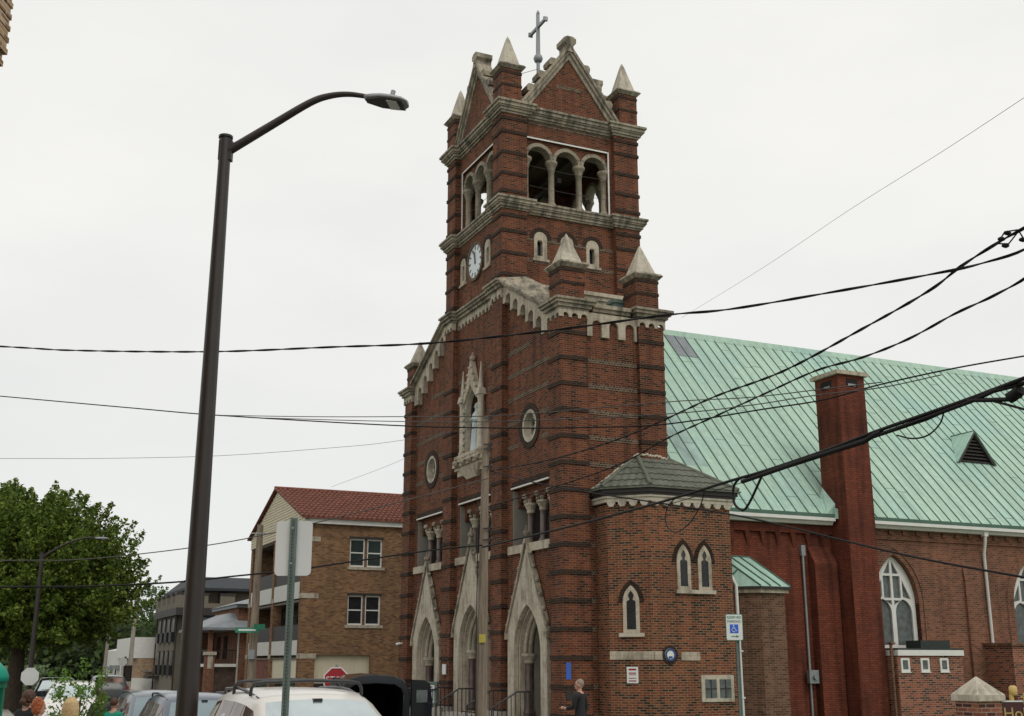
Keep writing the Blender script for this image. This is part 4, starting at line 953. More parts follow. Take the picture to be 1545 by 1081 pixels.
PA(b, 'stone_block', 'stone')
# street front: piers, balconies
for v in (0, 5.9, 11.5):
    b = MB(); b.box(-.02, .45, v+(.36 if v == 0 else 0), v+(.5 if v == 0 else .45), 0, 9.0); 
    for z in (2.45, 5.3): b.box(-.05, .2, v+.0, v+.47, z, z+.22, 1)
    PA(b, 'pier', ['tan_brick', 'stone'])
b = MB(); b.box(1.8, 2.0, .36, WID, 0, 9.0); 
for z in (2.5, 5.25, 8.6): b.box(.05, 1.8, .36, WID, z-.1, z)
PA(b, 'recessed_wall', 'taupe')
for z0, z1 in ((5.32, 6.12), (2.62, 3.32)):
    for a, c_ in ((.5, 5.9), (6.35, 11.5)):
        b = MB(); b.box(.0, .12, a+.01, c_-.01, z0, z1); PA(b, 'balcony_front', 'white_panel')
        b = MB(); b.box(.04, .08, a+.01, c_-.01, z1+.001, z1+.75); PA(b, 'balcony_screen', 'darktrim')
for z in (2.6, 5.4, 8.0-2.0+.1+1.7):
    for a in (1.4, 4.0, 7.6, 9.7):
        if z < 7: b = MB(); b.box(1.74, 1.79, a, a+.95, z+.1, z+2.1); PA(b, 'balcony_door', 'darktrim')
for a, c_ in ((.5, 5.9), (6.35, 11.5)):
    b = MB(); b.box(.1, .2, a, c_, 1.45 if a < 1 else 1.3, 2.45); PA(b, 'panel', 'cream' if a < 1 else 'tile_red')
    b = MB(); b.box(.3, .35, a, c_, 0, 1.45); PA(b, 'shop_front', 'glass')
# gable siding and roof
RG = 11.35; rv = 5.95
b = MB(); b.prism([[(-.1, 8.6), (-.1, 9.15), (rv, RG-.1), (WID+.1, 9.15), (WID+.1, 8.6)]], FX, -.05, .2)
for k in range(19):
    z = 8.62+k*.145; hw = rv+.0 if z < 9.15 else (RG-.1-z)/(RG-.1-9.15)*(rv+.05)
    if hw > .2: b.prism([[(rv-hw, z), (rv+hw, z), (rv+hw, z+.02), (rv-hw, z+.02)]], FX, -.085, -.051)
PA(b, 'gable_siding', 'cream')
b = MB(); b.box(.2, DEP+.2, -.22, -.001, 8.92, 9.2); PA(b, 'fascia', 'white')
b = MB(); slp = (RG-9.15)/(rv+.35); e0 = -.35
b.hexa([(-.25, e0, 9.15), (DEP+.3, e0, 9.15), (DEP+.3, rv, RG), (-.25, rv, RG)], [(-.25, e0, 9.22), (DEP+.3, e0, 9.22), (DEP+.3, rv, RG+.07), (-.25, rv, RG+.07)])
b.hexa([(-.25, 2*rv-e0, 9.15), (DEP+.3, 2*rv-e0, 9.15), (DEP+.3, rv+.001, RG), (-.25, rv+.001, RG)], [(-.25, 2*rv-e0, 9.22), (DEP+.3, 2*rv-e0, 9.22), (DEP+.3, rv+.001, RG+.07), (-.25, rv+.001, RG+.07)])
for k in range(58):     # barrel tiles
    u = -.2+k*.25
    for r in range(12):
        p = Vector((u, e0+(rv-e0)*r/12, 9.24+(RG-9.15)*r/12)); q = Vector((u, e0+(rv-e0)*(r+1)/12, 9.20+(RG-9.15)*(r+1)/12)); b.tube([p, q], [.085, .07], 5, smooth=False)
b.tube([(-.25, rv, RG+.08), (DEP, rv, RG+.08)], .11, 6); PA(b, 'roof', 'tile_red')
# taupe block further along
T_ = bld('apartment_building', 60, -1.65, 'taupe stucco apartment block with dark roof and rooftop terrace piers, beyond the porch house', 'building')
def PT(b, name, m_, parent=None): return b.build(name, m_, parent or T_)
b = MB(); b.box(0.4, 12, 0, 11, 0, 6.0); b.box(-.0, .41, 1.0, 10.6, 0, 6.0); b.box(1.2, 12, .6, 10.4, 6.0, 7.75); PT(b, 'wall', 'taupe')
b = MB(); b.prism([[(-.35, 5.7), (12.1, 5.7), (12.1, 6.25), (-.35, 6.25)]], SX, -.35, 11.1); PT(b, 'cornice', 'darktrim')
b = MB()
for v in (-.2, 2.2, 4.7, 7.2, 9.7): b.box(-.3, .25, v, v+.9, 6.25, 7.25)
for u in (.9, 2.9): b.box(u, u+1.1, -.3, .1, 6.25, 7.2)
b.box(-.28, 12, -.28, -.1, 6.25, 6.6); b.box(-.28, -.1, 0, 10.8, 6.25, 6.6); PT(b, 'terrace_pier', 'taupe')
b = MB()
for v in (-.2, 2.2, 4.7, 7.2, 9.7): b.box(-.35, .3, v-.05, v+.95, 7.25, 7.4)
for u in (.9, 2.9): b.box(u-.05, u+1.15, -.35, .15, 7.2, 7.35)
PT(b, 'pier_cap', 'darktrim')
b = MB(); b.hexa([(.3, -.3, 7.75), (12.3, -.3, 7.75), (12.3, 10.8, 7.75), (.3, 10.8, 7.75)], [(1.3, 2.6, 8.75), (12.3, 2.6, 8.75), (12.3, 8, 8.75), (1.3, 8, 8.75)]); b.box(.28, 12.3, -.32, 10.82, 7.55, 7.749); PT(b, 'roof', 'roofgrey')
def twin(b_parent, mp, a, z, w, h, d, name='window'):
    b = MB(); b.prism([rect(a, a+w, z, z+h)], mp, d-.08, d-.002); f = PT(b, name, 'darktrim', b_parent)
    g = MB(); g.prism([rect(a+.12, a+w-.12, z+.12, z+h-.12)], mp, d-.11, d-.081); g.build('pane', 'greyglass', f)
for z in (1.55, 3.95): twin(T_, SX, 1.0, z, 1.5, 1.7, 0); twin(T_, SX, 5.0, z, 1.5, 1.7, 0); twin(T_, SX, 8.0, z, 1.5, 1.7, 0)
twin(T_, SX, 2.9, 6.4, .6, 1.1, .6); twin(T_, SX, 5.4, 6.5, 1.0, 1.1, .6); twin(T_, SX, .9, .1, 1.6, .7, 0)
for v in (1.4, 3.7, 6.0, 8.3):
    for z in (1.4, 3.85):
        twin(T_, FX, v, z, .95, 1.75, 0)
        b = MB(); b.box(-.34, -.1, v-.1, v+1.05, z-.1, z+.65); PT(b, 'window_balcony', 'black')
b = MB(); b.tube([(-.06, .9, 5.7), (-.06, .9, 0)], .06, 6); PT(b, 'downspout', 'darktrim'); b = MB(); b.tube([(-.1, 10.7, 5.7), (-.1, 10.7, 0)], .06, 6); PT(b, 'downspout', 'darktrim'); b = MB(); b.box(-.9, .3, 8.0, 10.5, 1.0, 1.2); PT(b, 'entrance_canopy', 'darktrim')
# red brick house with a two-storey porch
H_ = bld('porch_house', 43.0, -2.6, 'red brick house with a grey hipped porch roof behind the street lamp', 'house')
def PH(b, name, m_, parent=None): return b.build(name, m_, parent or H_)
b = MB(); b.box(1.9, 10, .3, 8, 0, 5.6); b.box(.0, 1.9, 7.6, 8.0, 0, 4.2); PH(b, 'wall', 'old_brick')
b = MB(); b.hexa([(-.35, -.35, 4.35), (2.9, -.35, 4.35), (2.9, 8.3, 4.35), (-.35, 8.3, 4.35)], [(1.6, 1.6, 5.3), (2.9, 1.0, 5.3), (2.9, 7.0, 5.3), (1.6, 6.0, 5.3)]); b.box(-.4, 2.9, -.4, 8.35, 4.2, 4.349); PH(b, 'porch_roof', 'patch')
b = MB(); b.box(1.7, 10.3, -.1, 8.2, 5.6, 5.8); b.frust(6, 4, 5.8, 4.4, 4.3, 7.0, .4, .4); PH(b, 'main_roof', 'patch')
for v in (0.0, 3.7, 7.4):
    b = MB(); b.box(0, .55, v, v+.55, 0, 2.7); b.box(.15, .4, v+.15, v+.4, 2.9, 4.2); c_ = PH(b, 'porch_pillar', 'old_brick')
    b = MB(); b.box(-.08, .63, v-.08, v+.63, 2.7, 2.9); b.box(.12, .43, v-.02, v-.001, 1.9, 2.7); b.build('pillar_cap', 'stone_cap', c_)
b = MB(); b.box(.05, 1.9, .05, 7.9, 2.0, 2.18); PH(b, 'porch_floor', 'white')
b = MB()
for k in range(30): b.box(.25, .29, .6+k*.23, .64+k*.23, 2.18, 2.95)
b.box(.24, .3, .5, 7.5, 2.95, 3.02); b.box(.6, 1.9, .3, .34, 2.95, 3.02)
for k in range(7): b.box(.65+k*.2, .68+k*.2, .3, .34, 2.18, 2.95)
PH(b, 'porch_railing', 'black')
for a in (3.2, 5.5): b = MB(); b.box(1.84, 1.899, a, a+1, 2.5, 3.9); PH(b, 'window', 'glass')
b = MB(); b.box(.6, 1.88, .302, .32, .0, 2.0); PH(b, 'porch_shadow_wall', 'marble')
b = MB(); b.tube([(2.1, -.35, 4.3), (1.98, .2, 4.0), (1.98, .2, 0)], .05, 6); PH(b, 'downspout', 'white')
# white shops at the end of the street
S_ = empty('shop_building', at(207, 1000, 108).xy.to_3d(), YAW, 'small whitewashed shop with grey awnings at the far end of the street', 'shop')
def PS(b, name, m_): return b.build(name, m_, S_)
b = MB(); b.prism([[(-1.2, 0), (2.9, 0), (2.9, 4.2), (-1.2, 3.4)]], SX, 0, 16); b.box(-1.35, -1.2, 0, 16, 0, 3.3); PS(b, 'wall', 'white')
b = MB(); b.box(-2.0, -1.3, 1.0, 3.2, 1.7, 2.0); b.box(-2.0, -1.36, 6.0, 9.0, 1.6, 1.9); b.box(.2, 1.4, -.6, -.01, 1.7, 2.0); PS(b, 'awning', 'steel')
b = MB(); b.box(.5, 1.0, -.02, .01, .9, 1.7); b.box(-1.38, -1.35, 3.6, 4.6, .5, 1.9); PS(b, 'window', 'glass')
S2 = empty('shop_building', at(224, 1000, 100).xy.to_3d(), YAW, 'low orange brick shop with a white parapet beside the taupe block', 'shop')
b = MB(); b.box(-.9, 4, 0, 12, 0, 2.6); b.build('wall', 'corner_brick', S2)
b = MB(); b.box(-1.3, 4.05, -.05, 12, 2.6, 4.3); b.box(-1.5, 3.0, -1.2, -.06, .1, 1.0); b.build('parapet', 'white', S2)
b = MB(); b.box(-.4, .9, -1.0, -.01, 1.5, 1.56); b.tube([(-.4, -1.0, 1.5), (-.4, -1.0, 0)], .04, 6); b.build('canopy', 'steel', S2)
# brick corner overhanging top left
K_ = empty('brick_building', (-6.3, 12.0, .3), 0, 'sandy brick building corner with corbelled brickwork at the upper left edge', 'building')
b = MB(); b.box(-6, 0, -9, 0, 0, 11.2); b.build('wall', 'corner_brick', K_)
b = MB(); random.seed(4)
for k in range(30):
    z = 8.62+k*.075; e = .37+(.035 if k > 2 else .0)+(.008 if k % 2 else 0)+(.02 if k > 12 else 0)-(.08 if k == 0 else 0)
    b.box(-5.9, e, -8.9, .12+(.03 if k % 2 else 0), z, z+.066)
b.box(-5.9, .36, -8.85, .08, 8.7, 10.9); b.build('corbelled_cornice', 'corner_brick', K_)
# ================================================================== STREET FURNITURE
def lamp(name, base, z1, arm, r0, r1, label, m_='bronze', head=True):
    t = empty(name, base, 0, label, 'street lamp'); b = MB()
    b.tube([(0, 0, 0), (0, 0, z1*.5), (0, 0, z1)], [r0, (r0+r1)/2, r1], 20); b.tube([(0, 0, z1), (0, 0, z1+.03)], r1*1.25, 16); b.build('pole', m_, t)
    b = MB(); b.tube([(0, 0, 0), (0, 0, .08)], r0*2.0, 16); b.tube([(0, 0, .08), (0, 0, .3)], [r0*1.5, r0*1.2], 16); b.build('base', m_, t)
    P_ = [Vector(p) for p in arm]; C_ = []
    for i in range(len(P_)-1):
        for k in range(5):
            s = k/5; p0 = P_[max(i-1, 0)]; p1 = P_[i]; p2 = P_[i+1]; p3 = P_[min(i+2, len(P_)-1)]
            C_.append(.5*((2*p1)+(p2-p0)*s+(2*p0-5*p1+4*p2-p3)*s*s+(3*p1-p0-3*p2+p3)*s**3))
    C_.append(P_[-1]); b = MB(); nn = len(C_); b.tube(C_, [r1*(.80-.42*i/nn) for i in range(nn)], 12); b.box(-r1*1.0, r1*1.3, -.05, .05, P_[0].z-.14, P_[0].z+.14); b.build('arm', m_, t)
    d = (P_[-1]-P_[-2]).normalized(); e = P_[-1]; sd = d.cross(Vector((0, 0, 1))).normalized(); up = sd.cross(d)
    b = MB(); prof = [(-.06, .06, .05), (.06, .11, .07), (.18, .165, .07), (.34, .19, .06), (.46, .17, .05), (.53, .09, .03)]
    lo = []; rings = []
    for x, w, h in prof: rings.append([e+d*x+sd*w*c+up*(h*s-.02) for c, s in ((-1, -.35), (-.7, .6), (0, 1), (.7, .6), (1, -.35))])
    vs = [p for r_ in rings for p in r_]; n5 = 5
    b.faces(vs, [(i*5+k, i*5+(k+1) % 5, (i+1)*5+(k+1) % 5, (i+1)*5+k) for i in range(len(prof)-1) for k in range(5)]+[(0, 1, 2, 3, 4), tuple(range(len(vs)-5, len(vs)))[::-1]], 0, True)
    q = e+d*.3+up*.07; b.tube([q-up*.02, q+up*.06], .032, 10); hd = b.build('lamp_head', 'steel', t)
    b = MB(); lo = [e+d*x+sd*w*s-up*.045 for x, w in ((-.03, .055), (.16, .15), (.34, .18), (.48, .14)) for s in (-1, 1)]
    b.hexa([lo[0], lo[1], lo[3], lo[2]], [p-up*.02 for p in (lo[0], lo[1], lo[3], lo[2])]); b.hexa([lo[2], lo[3], lo[7], lo[6]], [p-up*.02 for p in (lo[2], lo[3], lo[7], lo[6])]); b.build('housing', 'bronze', hd)
    b = MB(); q = [e+d*x+sd*w-up*.066 for x, w in ((.28, -.13), (.42, -.12), (.42, .12), (.28, .13))]; b.hexa(q, [p-up*.012 for p in q]); b.build('lens', 'alu', hd)
    return t
L0 = at(316, 640, 14); L0 = Vector((-3.77, 14, .35))
lamp('street_lamp', L0, 8.62, [(.05, 0, 8.44), (.6, -.05, 8.78), (1.1, -.1, 9.08), (1.36, -.12, 9.17), (1.62, -.15, 9.18), (1.90, -.19, 9.12)], .135, .075, 'tall dark bronze street lamp with a long curved arm in front of the parked cars')
l2 = at(42, 1050, 53); lamp('street_lamp', (l2.x, 53, 0), 7.1, [(.05, 0, 6.9), (.6, 0, 7.25), (1.2, 0, 7.55), (1.9, 0, 7.75), (2.4, 0, 7.75)], .125, .09, 'dark street lamp standing in front of the big maple tree')
b = MB(); b.box(-.0, 1.3, -.02, .02, 4.7, 4.74); b.box(0, 1.0, -.02, .02, 3.0, 3.04)
# perforated sign post, seen from behind
def perf_post(base, z1, w=.05, m_='greenpost', lean=0):
    b = MB(); s = w/2-.008
    b.box(-s, s, -s*.5, s*.5, 0, z1); b.box(-s-.012, -s+.004, -s, s*.5, 0, z1); b.box(s-.004, s+.012, -s, s*.5, 0, z1); return b
SP = at(438, 800, 9); t = empty('road_sign', (-1.69, 9.0, .35), R(-4), 'blank back of a rounded rectangular road sign on a grey green perforated post', 'road sign')
b = perf_post(None, 3.03, .044); b.build('post', 'greenpost', t)
b = MB()
for k in range(118): b.tube([(0, -.030, .03+k*.0254), (0, -.026, .03+k*.0254)], .006, 6, smooth=False)
b.build('post_holes', 'black', t)
def rrect(w, h, r, n=5):
    out = []
    for cx, cy, a0 in ((w/2-r, h/2-r, 0), (-w/2+r, h/2-r, 90), (-w/2+r, -h/2+r, 180), (w/2-r, -h/2+r, 270)):
        out += [(cx+r*math.cos(R(a0+90*i/n)), cy+r*math.sin(R(a0+90*i/n))) for i in range(n+1)]
    return out
b = MB(); b.prism([[(x+.0, z+2.82) for x, z in rrect(.285, .42, .035)]], SX, .022, .026); pl = b.build('sign_plate', 'alu', t); pl.location = (0, 0, -.02)
b = MB()
for z in (2.68, 2.95): b.tube([(0, -.035, z), (0, -.028, z)], .009, 8)
b.build('bolt', 'steel', t)
# reserved parking sign
t = empty('parking_sign', (3.98, 21, .07), R(3), 'white and green reserved parking sign with a blue wheelchair symbol on a steel post', 'parking sign')
b = perf_post(None, 2.62, .05); b.build('post', 'greenpost', t)
b = MB(); b.prism([[(x-.06, z+2.82) for x, z in rrect(.305, .457, .03)]], SX, -.05, -.045); pl = b.build('sign_plate', 'signgreen', t)
b = MB(); b.prism([[(x-.06, z+2.82) for x, z in rrect(.285, .437, .025)]], SX, -.054, -.0505); b.build('sign_face', 'signwhite', pl)
text('RESERVED', .058, 'signgreen', pl, (-.06, -.056, 2.99), (PI/2, 0, 0)); text('PARKING', .058, 'signgreen', pl, (-.06, -.056, 2.92), (PI/2, 0, 0))
b = MB(); b.prism([rect(-.14, .01, 2.72, 2.87)], SX, -.058, -.0545); b.build('symbol_panel', 'signblue', pl)
b = MB(); b.prism([circle(-.075, 2.85, .012, 10)], SX, -.062, -.0585)
b.tube([(-.075, -.06, 2.835), (-.072, -.06, 2.795), (-.045, -.06, 2.79), (-.03, -.06, 2.755), (-.018, -.06, 2.758)], .006, 6); b.tube([(-.072, -.06, 2.815), (-.045, -.06, 2.812)], .005, 6)
b.tube([(-.075+.033*math.cos(a), -.06, 2.775+.033*math.sin(a)) for a in [R(100+i*22) for i in range(11)]], .005, 6); b.build('wheelchair_symbol', 'signwhite', pl)
b = MB(); b.prism([[(-.12, 2.655), (-.03, 2.655), (-.03, 2.64), (.02, 2.663), (-.03, 2.686), (-.03, 2.671), (-.12, 2.671)]], SX, -.058, -.0545); b.build('arrow', 'signgreen', pl)
# stop signs
def octagon(r, c=(0, 0)): return [(c[0]+r*math.cos(R(22.5+45*i)), c[1]+r*math.sin(R(22.5+45*i))) for i in range(8)]
def stop_sign(loc, rz, zc, label, r=.41, post=True, back='alu', txt=True):
    t = empty('stop_sign', loc, rz, label, 'stop sign')
    if post: b = perf_post(None, zc+.4, .06); b.build('post', 'steel', t)
    b = MB(); b.prism([octagon(r, (0, zc))], SX, -.05, -.045); p = b.build('sign_plate', back, t)
    if txt:
        b = MB(); b.prism([octagon(r-.03, (0, zc))], SX, -.054, -.0505); b.build('sign_face', 'signred', p); text('STOP', r*.64, 'signwhite', p, (0, -.056, zc), (PI/2, 0, 0))
    return t
q = at(507, 1026, 33); stop_sign((q.x, 33, 0), R(8), q.z, 'red stop sign rising behind the white car roof, beside the black van', .36, back='signwhite')
q = at(158, 1038, 95); stop_sign((q.x, 95, 0), 0, q.z, 'small distant red stop sign beside the fluorescent banner', .5, back='signwhite')
q = at(42, 1021, 52.8); s_ = stop_sign((q.x+.1, 52.8, 0), R(10), q.z, 'pale back of a stop sign fixed to the far street lamp', .4, post=False, back='alu', txt=False)
# fluorescent banner
q = at(167, 1036, 92); t = empty('banner', (q.x, 92, 0), R(10), 'fluorescent yellow green banner in the road at the far end of the street', 'banner')
b = MB(); b.prism([[(-1.0, -.3), (1.35, -.3), (1.35, 1.45), (.5, .6), (-.3, .5), (-1.0, .35)]], SX, -.03, .03); b.build('fabric', 'neon', t)
b = MB(); b.tube([(1.35, 0, 0), (1.35, 0, 1.5)], .04, 6); b.tube([(-1, 0, 0), (-1, 0, .6)], .04, 6); b.build('pole', 'bronze', t)
# utility poles
UP = Vector((-.70, 29.0, 0)); t = empty('utility_pole', UP, 0, 'weathered wooden utility pole standing in front of the church doors', 'utility pole')
b = MB(); b.tube([(-.03, 0, 0), (-.03, 0, 2.3), (.0, 0, 5), (.04, 0, 8.38)], [.14, .132, .112, .078], 14); b.build('pole', 'pole', t)
b = MB()
for z in (8.3, 7.62, 7.5, 7.05, 5.5, 5.22): b.tube([(-.02, -.16, z), (.2, -.14, z+.02)], .016, 6); b.box(.10, .16, -.17, -.1, z-.05, z+.05); b.lathe((.18, -.13, z-.02), [(.015, 0), (.032, .03), (.032, .07), (.015, .09)], 8)
b.tube([(-.14, -.09, 6.2), (-.16, -.1, 4), (-.18, -.1, 1)], .015, 5); b.build('hardware', 'bronze', t)
b = MB(); b.box(-.1, .06, -.165, -.15, 2.75, 2.95); b.build('pole_tag', plain('yellow tag', (.45, .38, .06), .6), t)
t = empty('utility_pole', (5.4, 10.0, .35), 0, 'wooden utility pole just beyond the right edge carrying the cable bundle', 'utility pole')
b = MB(); b.tube([(0, 0, 0), (0, 0, 8.6)], [.15, .11], 12); b.build('pole', 'pole', t); b = MB(); b.box(-.2, .1, -.06, .06, 7.3, 7.4); b.build('bracket', 'steel', t)
q = at(386, 900, 46); t = empty('utility_pole', (q.x, 46, 0), 0, 'brown wooden utility pole in front of the white balconies', 'utility pole')
b = MB(); b.tube([(.0, 0, 0), (.0, 0, 3.5), (.03, 0, 7.55)], [.19, .16, .12], 12); b.build('pole', 'pole', t)
b = MB(); b.tube([(-.3, -.1, 7.2), (.3, -.1, 7.2)], .03, 6); b.box(-.12, .12, -.25, -.1, 2.4, 2.75); b.build('hardware', 'steel', t)
for nm, px, py, rz, w, lab in (('street_name_sign', 373, 951, R(10), .9, 'long green street name sign left of the brown wooden pole'), ('street_name_sign', 391, 946, R(65), .7, 'short green street name sign at an angle beside the brown wooden pole')):
    p = at(px, py, 45.6); s_ = empty(nm, (p.x, p.y, p.z), rz, lab, 'street sign'); b = MB(); b.box(-w/2, w/2, -.02, .0, -.1, .1); pl = b.build('sign_plate', 'signgreen', s_); b = MB(); b.box(-w/2+.12, w/2-.12, -.024, -.021, -.03, .04); b.build('lettering', 'signwhite', pl) if w > .8 else b.bm.free()
for px, py, Y, r, z1, lab in ((196, 1000, 88, .2, 6.0, 'pale wooden utility pole beside the whitewashed shop'), (158, 1000, 100, .17, 4.6, 'distant utility pole in front of the dark woods')):
    q = at(px, py, Y); t = empty('utility_pole', (q.x, Y, 0), 0, lab, 'utility pole'); b = MB(); b.tube([(0, 0, 0), (.1, 0, z1)], [r, r*.7], 8); b.build('pole', 'palepole', t); b = MB(); b.box(-.35, .35, -.06, .06, z1-.4, z1-.3); b.build('crossarm', 'steel', t)
q = at(187, 1020, 70); t = empty('traffic_signal', (q.x, 70, 0), 0, 'small dark traffic signal and round sign beside the whitewashed shop', 'traffic signal')
b = MB(); b.tube([(0, 0, 0), (0, 0, 2.6)], .07, 8); b.build('post', 'bronze', t); b = MB(); b.box(.1, .4, -.15, .15, 1.2, 2.1); b.build('signal_head', 'bronze', t)
b = MB(); b.prism([circle(-.1, 2.3, .25, 14)], SX, -.1, -.08); b.build('round_sign', 'alu', t)
# brick pillar with stone cap
t = empty('gate_pillar', (8.12, 21, 0), YAW, 'brick pillar with a pale pyramid capstone beside the maroon sign', 'pillar')
b = MB(); b.box(-.265, .265, -.265, .265, 0, 1.64); b.build('shaft', 'pillar_brick', t)
b = MB(); b.box(-.32, .32, -.32, .32, 1.64, 1.75); b.frust(0, 0, 1.75, .32, .32, 2.05, .015, .015); b.build('capstone', 'stone_cap', t, bevel=.012)
# maroon church sign
t = empty('church_sign', (9.12, 21.0, .03), R(2), 'maroon sign board with gold lettering and a gold cross beside the brick pillar', 'sign')
b = MB(); ol = [(-.72, .2), (.75, .2), (.75, 1.62), (.32, 1.62), (.28, 1.74), (.15, 1.82), (0, 1.85), (-.15, 1.82), (-.28, 1.74), (-.34, 1.62), (-.72, 1.62)]; ol = [(x-.0, z) for x, z in ol]
ol = [(x+.12 if abs(x) < .4 else x, z) for x, z in ol]
b.prism([ol], SX, -.05, .05); bd = b.build('board', 'maroon', t)
b = MB(); b.prism([[(x*1.0, z+.0) for x, z in ol], [((x-.0)*.965, .2+(z-.2)*.975+.012) for x, z in ol]], SX, -.056, -.05); b.build('board_edge', 'signwhite', bd)
b = MB(); b.box(-.245, -.225, -.07, -.052, 1.55, 1.75); b.box(-.29, -.18, -.07, -.052, 1.67, 1.69)
o_ = b.build('gold_cross', 'gold', bd); o_.location = (.0, 0, 0)
text('Holy R', .27, 'gold', bd, (-.62, -.057, 1.40), (PI/2, 0, 0), align='LEFT')
b = MB(); b.tube([(-.42, 0, 1.6), (-.42, 0, 1.72)], .04, 10); b.lathe((-.38, 0, 1.70), [(.05, 0), (.07, .02), (.07, .14), (.04, .17)], 12); b.build('sign_light', plain('yellow fitting', (.6, .42, .14), .5), t)
b = MB(); b.box(-.68, -.6, -.04, .04, 0, .2); b.box(.6, .68, -.04, .04, 0, .2); b.build('sign_leg', 'maroon', t)
# notice case by the doors
wq = W(-.95, 8.75); t = empty('notice_board', wq, YAW-R(38), 'grey green framed notice case with white papers on a concrete pedestal by the church doors', 'notice board')
b = MB(); b.box(-.5, .5, -.22, .22, 0, .75); b.build('pedestal', 'concrete', t)
b = MB(); b.prism([rect(-.36, .36, .78, 1.62), rect(-.27, .27, .88, 1.5)], SX, -.12, .12); b.box(-.36, .36, .1, .12, .78, 1.62); cs = b.build('case', 'greenpost', t)
b = MB(); b.box(-.26, .26, -.02, .05, .89, 1.32); b.build('paper', 'signwhite', cs); b = MB(); b.box(-.27, .27, -.13, -.11, 1.38, 1.5); b.build('title_strip', 'signwhite', cs)
b = MB(); b.box(-.2, .2, -.135, -.131, 1.42, 1.46); b.box(-.2, -.1, -.03, -.021, .95, 1.2); b.box(0, .2, -.03, -.021, 1.0, 1.03); b.build('printed_lines', 'black', cs)
# green kiosk at the left edge
q = at(2, 1040, 20); t = empty('kiosk', (q.x-.86, 20, .05), 0, 'kiosk with a domed green canopy and glass sides at the left edge', 'kiosk')
b = MB(); b.lathe((0, 0, 1.93), [(.9, 0), (.9, .09), (.85, .2), (.74, .31), (.55, .4), (.3, .46), (.02, .48)], 24); b.build('canopy', 'awning', t)
b = MB(); 
for x, y in ((-.75, -.3), (.75, -.3), (.75, .3), (-.75, .3)): b.box(x-.03, x+.03, y-.03, y+.03, 0, 1.93)
b.box(-.78, .78, -.33, .33, 0, .3); b.box(-.8, .8, -.35, .35, 1.83, 1.93); b.build('frame', 'signgreen', t)
b = MB(); b.box(-.72, .72, -.3, -.28, .3, 1.83); b.build('glazing', 'brightglass', t)
# ================================================================== CABLES
def cable(pts, Y0, Y1, r, label, m_='cable', sm=6, twist=0, jit=0):
    x0, x1 = pts[0][0], pts[-1][0]
    P_ = [at(x, y, 1/((1/Y0)+(1/Y1-1/Y0)*(x-x0)/(x1-x0))) for x, y in pts]; C_ = []
    if x1 == 1560 and Y1 < 11.5: P_.append(Vector((5.28, 10.0, P_[-1].z+.15)))
    if x0 == 0: P_.insert(0, P_[0]+(P_[0]-P_[1]).normalized()*9)
    for i in range(len(P_)-1):
        for k in range(sm):
            s = k/sm; p0 = P_[max(i-1, 0)]; p1 = P_[i]; p2 = P_[i+1]; p3 = P_[min(i+2, len(P_)-1)]
            if i == 0: p0 = p1*2-p2
            if i == len(P_)-2: p3 = p2*2-p1
            C_.append(.5*((2*p1)+(p2-p0)*s+(2*p0-5*p1+4*p2-p3)*s*s+(3*p1-p0-3*p2+p3)*s**3))
    C_.append(P_[-1]); b = MB()
    if twist:
        D_ = []
        for i in range(len(C_)-1):
            L = (C_[i+1]-C_[i]).length; n = max(1, int(L/.12))
            for k in range(n): D_.append(C_[i].lerp(C_[i+1], k/n))
        D_.append(C_[-1]); s = 0
        for ph in (0, PI):
            Q = []; s = 0
            for i, p in enumerate(D_):
                if i: s += (D_[i]-D_[i-1]).length
                a = s/twist*2*PI+ph; d = (D_[min(i+1, len(D_)-1)]-D_[max(i-1, 0)]).normalized(); sd = d.cross(Vector((0, 0, 1))).normalized(); up = sd.cross(d); Q.append(p+(sd*math.cos(a)+up*math.sin(a))*r*.9)
            b.tube(Q, r, 5)
    else: b.tube(C_, r, 6)
    return tag(b.build('cable', m_), label, 'cable'), C_
cable([(0, 523), (110, 529), (315, 531), (500, 524), (650, 518), (830, 499), (1003, 476), (1100, 467), (1250, 442), (1400, 415), (1480, 398), (1560, 368)], 19, 11, .009, 'twisted cable crossing the whole picture from the left edge over the church gable', twist=1.1)
cable([(0, 598), (200, 616), (330, 627), (590, 642), (750, 646), (900, 645), (1008, 640), (1150, 618), (1240, 604), (1330, 580), (1440, 556), (1560, 535)], 22, 13, .010, 'long sagging cable below the twisted one, from the left edge to the green roof', 'cable')
cable([(330, 627), (470, 629), (590, 629), (760, 627), (1003, 607), (1130, 600), (1228, 589), (1330, 577)], 20, 14, .007, 'thin line above the statue niche running to the chimney', 'thincable')
cable([(400, 631), (590, 636), (760, 636), (1003, 625), (1130, 612), (1228, 597), (1330, 585), (1420, 566)], 20, 13, .007, 'thin line just below the topmost thin line over the niche', 'thincable')
cable([(740, 711), (830, 694), (930, 664), (1008, 631), (1080, 598), (1180, 561), (1300, 497), (1400, 440), (1450, 402), (1508, 365), (1560, 335)], 28.8, 10.5, .010, 'upper twisted service cable rising from the wooden pole to the right edge', twist=.9)
cable([(737, 765), (830, 737), (930, 703), (1008, 661), (1080, 628), (1150, 596), (1230, 560), (1300, 540), (1370, 512), (1440, 474), (1500, 446), (1560, 410)], 28.8, 11, .009, 'lower twisted service cable rising from the wooden pole over the green roof', twist=.9)
cable([(740, 711), (800, 727), (900, 745), (1000, 760), (1105, 777), (1180, 793), (1290, 820), (1400, 845), (1560, 874)], 28.8, 13, .014, 'dark cable descending from the wooden pole past the red wall to the right edge')
cable([(0, 846), (110, 845), (230, 834), (350, 817), (460, 793), (640, 748), (737, 722)], 30, 28.8, .013, 'cable descending leftwards from the wooden pole past the back of the road sign', 'thincable')
